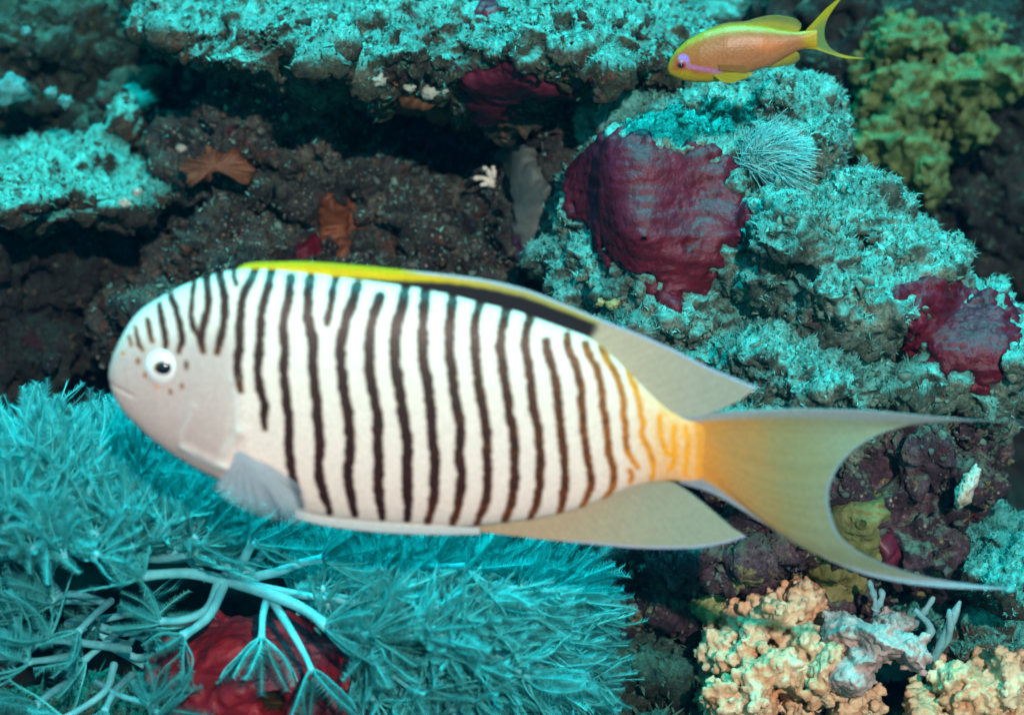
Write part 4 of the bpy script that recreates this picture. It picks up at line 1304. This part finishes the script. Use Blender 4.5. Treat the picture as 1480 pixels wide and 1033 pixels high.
fin('pectoral_fin', anth, oB, ZA([(480, 372), (486, 388), (484, 402)]), ZA([(640, 372), (670, 404), (640, 424)]), None, None, .10, 30, 30, lambda u, v, s, t: lerp(np.tile(np.array((.36, .15, .03)), (len(u), 1)), (.34, .16, .05), t), m_afin_c, .0002, yoff=-.0052)
def p_at(u, v, s, t):
    c = np.tile(np.array((.16, .28, .08)), (len(u), 1))
    c = lerp(c, (.46, .42, .01), np.maximum(1 - sstep(.14, .46, s), sstep(.60, .88, s)))
    c = lerp(c, (.50, .36, .01), 1 - sstep(.08, .3, t))
    return c
fin('tail_fin', anth, oB, ZA([(1005, 180), (1015, 230), (1005, 290)]), ZA([(1240, -40), (1185, 28), (1145, 88), (1118, 150), (1115, 215), (1138, 268), (1185, 308), (1260, 332), (1370, 346)]), ZA([(1005, 180), (1060, 120), (1120, 55), (1180, 5), (1240, -42)]), ZA([(1005, 290), (1070, 296), (1150, 322), (1250, 348), (1370, 350)]), .10, 80, 60, p_at, m_afin, .0003)
yb = -THB(np.array([986.]))[0] * S(.1)
m_aeye = soft_mat('anthias_iris', (.34, .03, .03), (.46, .06, .05), 200, .2, .5, 600, .0001)
e2 = ball('eye', anth, oB, 985.5, 90, .10 + yb + .0006, 7.5, 6.5, 6.5, m_aeye, 3)
ball('pupil', e2, oB, 984.8, 90.4, .10 + yb - .0004, 4, 3.8, 3.6, m_pupil, 3)

# ------------------------------------------------------------------ small things on the reef
def surf_y(u, v, default):
    """depth of the nearest rock surface at a pixel"""
    best = default
    for Y, N, Q, o, cen in ROCKS.values():
        pu, pv = PX(Y)
        m = (np.abs(pu - u) < 5) & (np.abs(pv - v) < 5)
        if m.any(): best = min(best, Y[m, 1].min())
    return best

# feathery white tuft on the boulder
m_tuft = soft_mat('white_tuft', (.14, .60, .62), (.34, .84, .84), 300, .6, .3, trans=.3)
yt = surf_y(1110, 215, .17)
cT = P(1098, 228, yt + .004)
VV, FF, n0 = [], [], 0
for k in range(1500):
    az = RNG.normal(.55, .75)
    d = np.array((math.cos(az) * .9, RNG.normal(-.55, .25), math.sin(az) * .9))
    d /= np.linalg.norm(d)
    ln = RNG.uniform(.005, .0135)
    b = cT + RNG.normal(size=3) * .0022
    sw = np.array((.35, 0, -.25)) * ln
    pts = [b, b + d * ln * .5 + sw * .15, b + d * ln + sw * RNG.uniform(.3, 1)]
    v_, f_ = tube(pts, [.00022, .00020, .00010], 3, False)
    VV.append(v_ - cT); FF += [tuple(i + n0 for i in q) for q in f_]; n0 += len(v_)
tag(link('feathery_tuft', mesh_np('feathery_tuft', np.vstack(VV), FF, m_tuft), None, cT), 'pale feathery tuft on the boulder right of the big maroon sponge', 'tuft')

# scalloped orange sponge fan on the dark rock at upper left
def plate(name, poly, y, th, mat, label, cat, bow=.004, tilt=0.):
    poly = spl(list(poly) + [poly[0]], 240)[:-1]
    ph = np.arange(len(poly)) / len(poly) * 2 * math.pi
    g = np.roll(poly, -1, 0) - np.roll(poly, 1, 0); g /= np.linalg.norm(g, axis=1)[:, None]
    poly = poly + np.stack((g[:, 1], -g[:, 0]), 1) * (2.2 * np.abs(np.sin(ph * 19 + 1.5 * np.sin(ph * 3))) - 1)[:, None]
    cen2 = poly.mean(0)
    rings = [1., .97, .86, .6, .3, 0.05]
    V, F = [], []
    n = len(poly)
    for side in (-1, 1):
        for k, r in enumerate(rings):
            q = cen2 + (poly - cen2) * r
            for a in q:
                p = P(a[0], a[1], y)
                hh = th * math.sqrt(max(0, 1 - r ** 6))
                rr = (.0012 * math.sin(a[0] * .35 + a[1] * .21) + .0016 * math.sin(a[0] * .11 - a[1] * .17)) * r + bow * (1 - ((a[0] - cen2[0]) / 60.) ** 2) * -1
                p[1] += side * hh + rr + tilt * (a[1] - cen2[1]) * S(y)
                V.append(p)
    m_ = len(rings)
    for sd in range(2):
        o_ = sd * m_ * n
        for k in range(m_ - 1):
            for i in range(n):
                a, b = o_ + k * n + i, o_ + k * n + (i + 1) % n
                f = (a, b, b + n, a + n)
                F.append(f if sd == 0 else f[::-1])
        F.append(tuple(o_ + (m_ - 1) * n + i for i in range(n)))
    for i in range(n):
        a, b = i, (i + 1) % n
        F.append((a, a + m_ * n, b + m_ * n, b))
    V = np.array(V)
    c = V.mean(0)
    return tag(link(name, mesh_np(name, V - c, F, mat), None, c), label, cat)
yf = surf_y(315, 245, .31)
plate('fan_sponge', [(257, 237), (268, 228), (285, 234), (295, 224), (300, 212), (310, 216), (322, 222), (335, 224), (342, 213), (352, 228), (362, 238), (370, 248), (362, 262), (355, 268), (345, 262), (330, 254), (315, 250), (306, 254), (304, 263), (295, 260), (288, 265), (278, 272), (270, 268), (272, 255), (262, 248)],
      yf - .007, .0028, m_orange, 'scalloped orange sponge fan beside the dark crevice at upper left', 'sponge', .003)

def sprig(label, pts_list, r, mat, name='branching_sprig', cat='coral'):
    allp = np.array([P(*q) for pl in pts_list for q in pl])
    c = allp.mean(0)
    VV, FF, n0 = [], [], 0
    for pl in pts_list:
        path = bez([P(*q) for q in pl], 10)
        rr = r * S(pl[0][2]) * (np.linspace(1.1, .75, 10) + .18 * RNG.normal(size=10))
        rr[-1] *= .6
        v_, f_ = tube(path, rr, 8)
        VV.append(v_ - c); FF += [tuple(i + n0 for i in q) for q in f_]; n0 += len(v_)
    return tag(link(name, mesh_np(name, np.vstack(VV), FF, mat), None, c), label, cat)
m_white = soft_mat('white_sprig', (.42, .46, .40), (.62, .64, .56), 250, .6, .3)
m_shell = soft_mat('shell', (.30, .22, .14), (.48, .50, .44), 160, .5, .3)
m_bluew = soft_mat('blue_white_sprig', (.10, .30, .34), (.26, .48, .52), 250, .6, .3, trans=.1)
ya = surf_y(705, 255, .3) - .004
sprig('small white branching sprig in the dark gap left of the grey sponge', [[(712, 268, ya), (700, 258, ya - .002), (684, 258, ya - .004)], [(712, 268, ya), (706, 248, ya - .003), (698, 242, ya - .005)], [(712, 268, ya), (714, 250, ya - .003), (712, 240, ya - .004)], [(712, 268, ya), (704, 266, ya - .003), (694, 268, ya - .004)]], 4, m_white)
yb_ = surf_y(1262, 880, .17) - .004
sprig('pale blue upright sprig behind the pink white leather coral', [[(1268, 895, yb_), (1264, 865, yb_ - .004), (1256, 838, yb_ - .006)], [(1266, 880, yb_ - .002), (1275, 862, yb_ - .004), (1272, 850, yb_ - .004)]], 6, m_bluew)
yb_ = surf_y(1350, 920, .17) - .006
sprig('forked blue white sprig right of the pink white leather coral', [[(1345, 965, yb_), (1362, 925, yb_ - .006), (1388, 868, yb_ - .01)], [(1350, 950, yb_), (1372, 915, yb_ - .008), (1372, 880, yb_ - .012)], [(1318, 905, yb_), (1335, 885, yb_ - .004), (1350, 862, yb_ - .006)], [(1330, 935, yb_), (1345, 908, yb_ - .004), (1322, 880, yb_ - .008)]], 6, m_bluew)
yb_ = surf_y(1385, 685, .2) - .003
o = knob_coral('shell', [(1396, 706, yb_, 11, 28, .006, 0, 24), (1406, 690, yb_ + .001, 8, 20, .004, 0, 20)], 0, .001, .0006, m_shell, 'whitish shell stuck on the right end of the purple rock', 'shell', 41.)[0]

# small pale growths stuck under the upper ledge and on the brown rock
def nodule(u, v, rpx, mat, label, name='coral_nodule', cat='coral', group=None):
    y = surf_y(u, v, .3)
    s = S(y)
    v0, f0 = ico(3)
    p = P(u, v, y + .0004)
    r = rpx * s
    X = v0 * (1 + .55 * fbm(v0 * 1.8 + u, 3))[:, None] * np.array((r * 1.2, r, r))
    tag(link(name, mesh_np(name, X, f0, mat), None, p), label, cat, group)
m_nod = soft_mat('nodule', (.16, .20, .17), (.34, .38, .32), 300, .7, .3, 700, .0005)
G = 'pale nodules under the lip of the upper ledge'
nodule(548, 116, 9, m_nod, 'pale nodule under the upper ledge, leftmost of the row beside the orange strip', group=G)
nodule(592, 127, 7, m_nod, 'pale nodule at the top end of the orange sponge strip', group=G)
nodule(620, 134, 10, m_nod, 'largest pale nodule under the upper ledge, between orange strip and maroon lobe', group=G)
nodule(641, 131, 6, m_nod, 'pale nodule nearest to the maroon sponge lobe under the ledge', group=G)
nodule(739, 132, 9, m_nod, 'pale nodule set in the middle of the hanging maroon sponge lobe', group=G)
G = 'greenish nodules above the dorsal fin'
nodule(869, 437, 6, m_green, 'smaller greenish nodule of the pair touching above the dorsal fin', group=G)
nodule(886, 440, 8, m_green, 'larger greenish nodule of the pair touching above the dorsal fin', group=G)
G = 'cream nodules along the lip of the left shelf'
nodule(180, 294, 8, m_nod, 'lowest cream nodule hanging at the lip of the left shelf', group=G)
nodule(198, 278, 6, m_nod, 'cream nodule at the right end of the left shelf lip', group=G)
nodule(262, 215, 6, m_nod, 'cream nodule just above the scalloped orange fan', group=G)
m_nod2 = soft_mat('blue_nodule', (.02, .12, .12), (.06, .24, .24), 300, .7, .3, 700, .0005)
G = 'bluish lumps on the rock behind the left shelf'
nodule(16, 130, 20, m_nod2, 'largest bluish lump on the rock behind the left shelf, at the picture edge', group=G)
nodule(74, 134, 8, m_nod2, 'small bluish lump right of the largest one behind the left shelf', group=G)
nodule(96, 147, 9, m_nod2, 'bluish lump low in the middle behind the left shelf', group=G)
nodule(38, 46, 6, m_nod2, 'tiny bluish lump high in the upper left corner', group=G)

# ------------------------------------------------------------------ the water between the lens and the reef
m, t, o_ = new_mat('sea_water_haze')
vol = node(t, 'ShaderNodeVolumePrincipled')
vol.inputs['Color'].default_value = (.0, .45, 1.0, 1)
vol.inputs['Density'].default_value = HAZE
vol.inputs['Anisotropy'].default_value = .3
t.links.new(vol.outputs[0], o_.inputs['Volume'])
v_ = np.array([(x, y, z) for x in (-2.2, 2.2) for y in (-1.2, 2.2) for z in (-2.2, 2.2)])
me = mesh_np('haze', v_, [(0, 1, 3, 2), (4, 6, 7, 5), (0, 4, 5, 1), (2, 3, 7, 6), (0, 2, 6, 4), (1, 5, 7, 3)], m, False)
hz = bpy.data.objects.new('haze', me)
COL.objects.link(hz)
tag(hz, 'blue green sea water between the lens and the reef', kind='stuff')
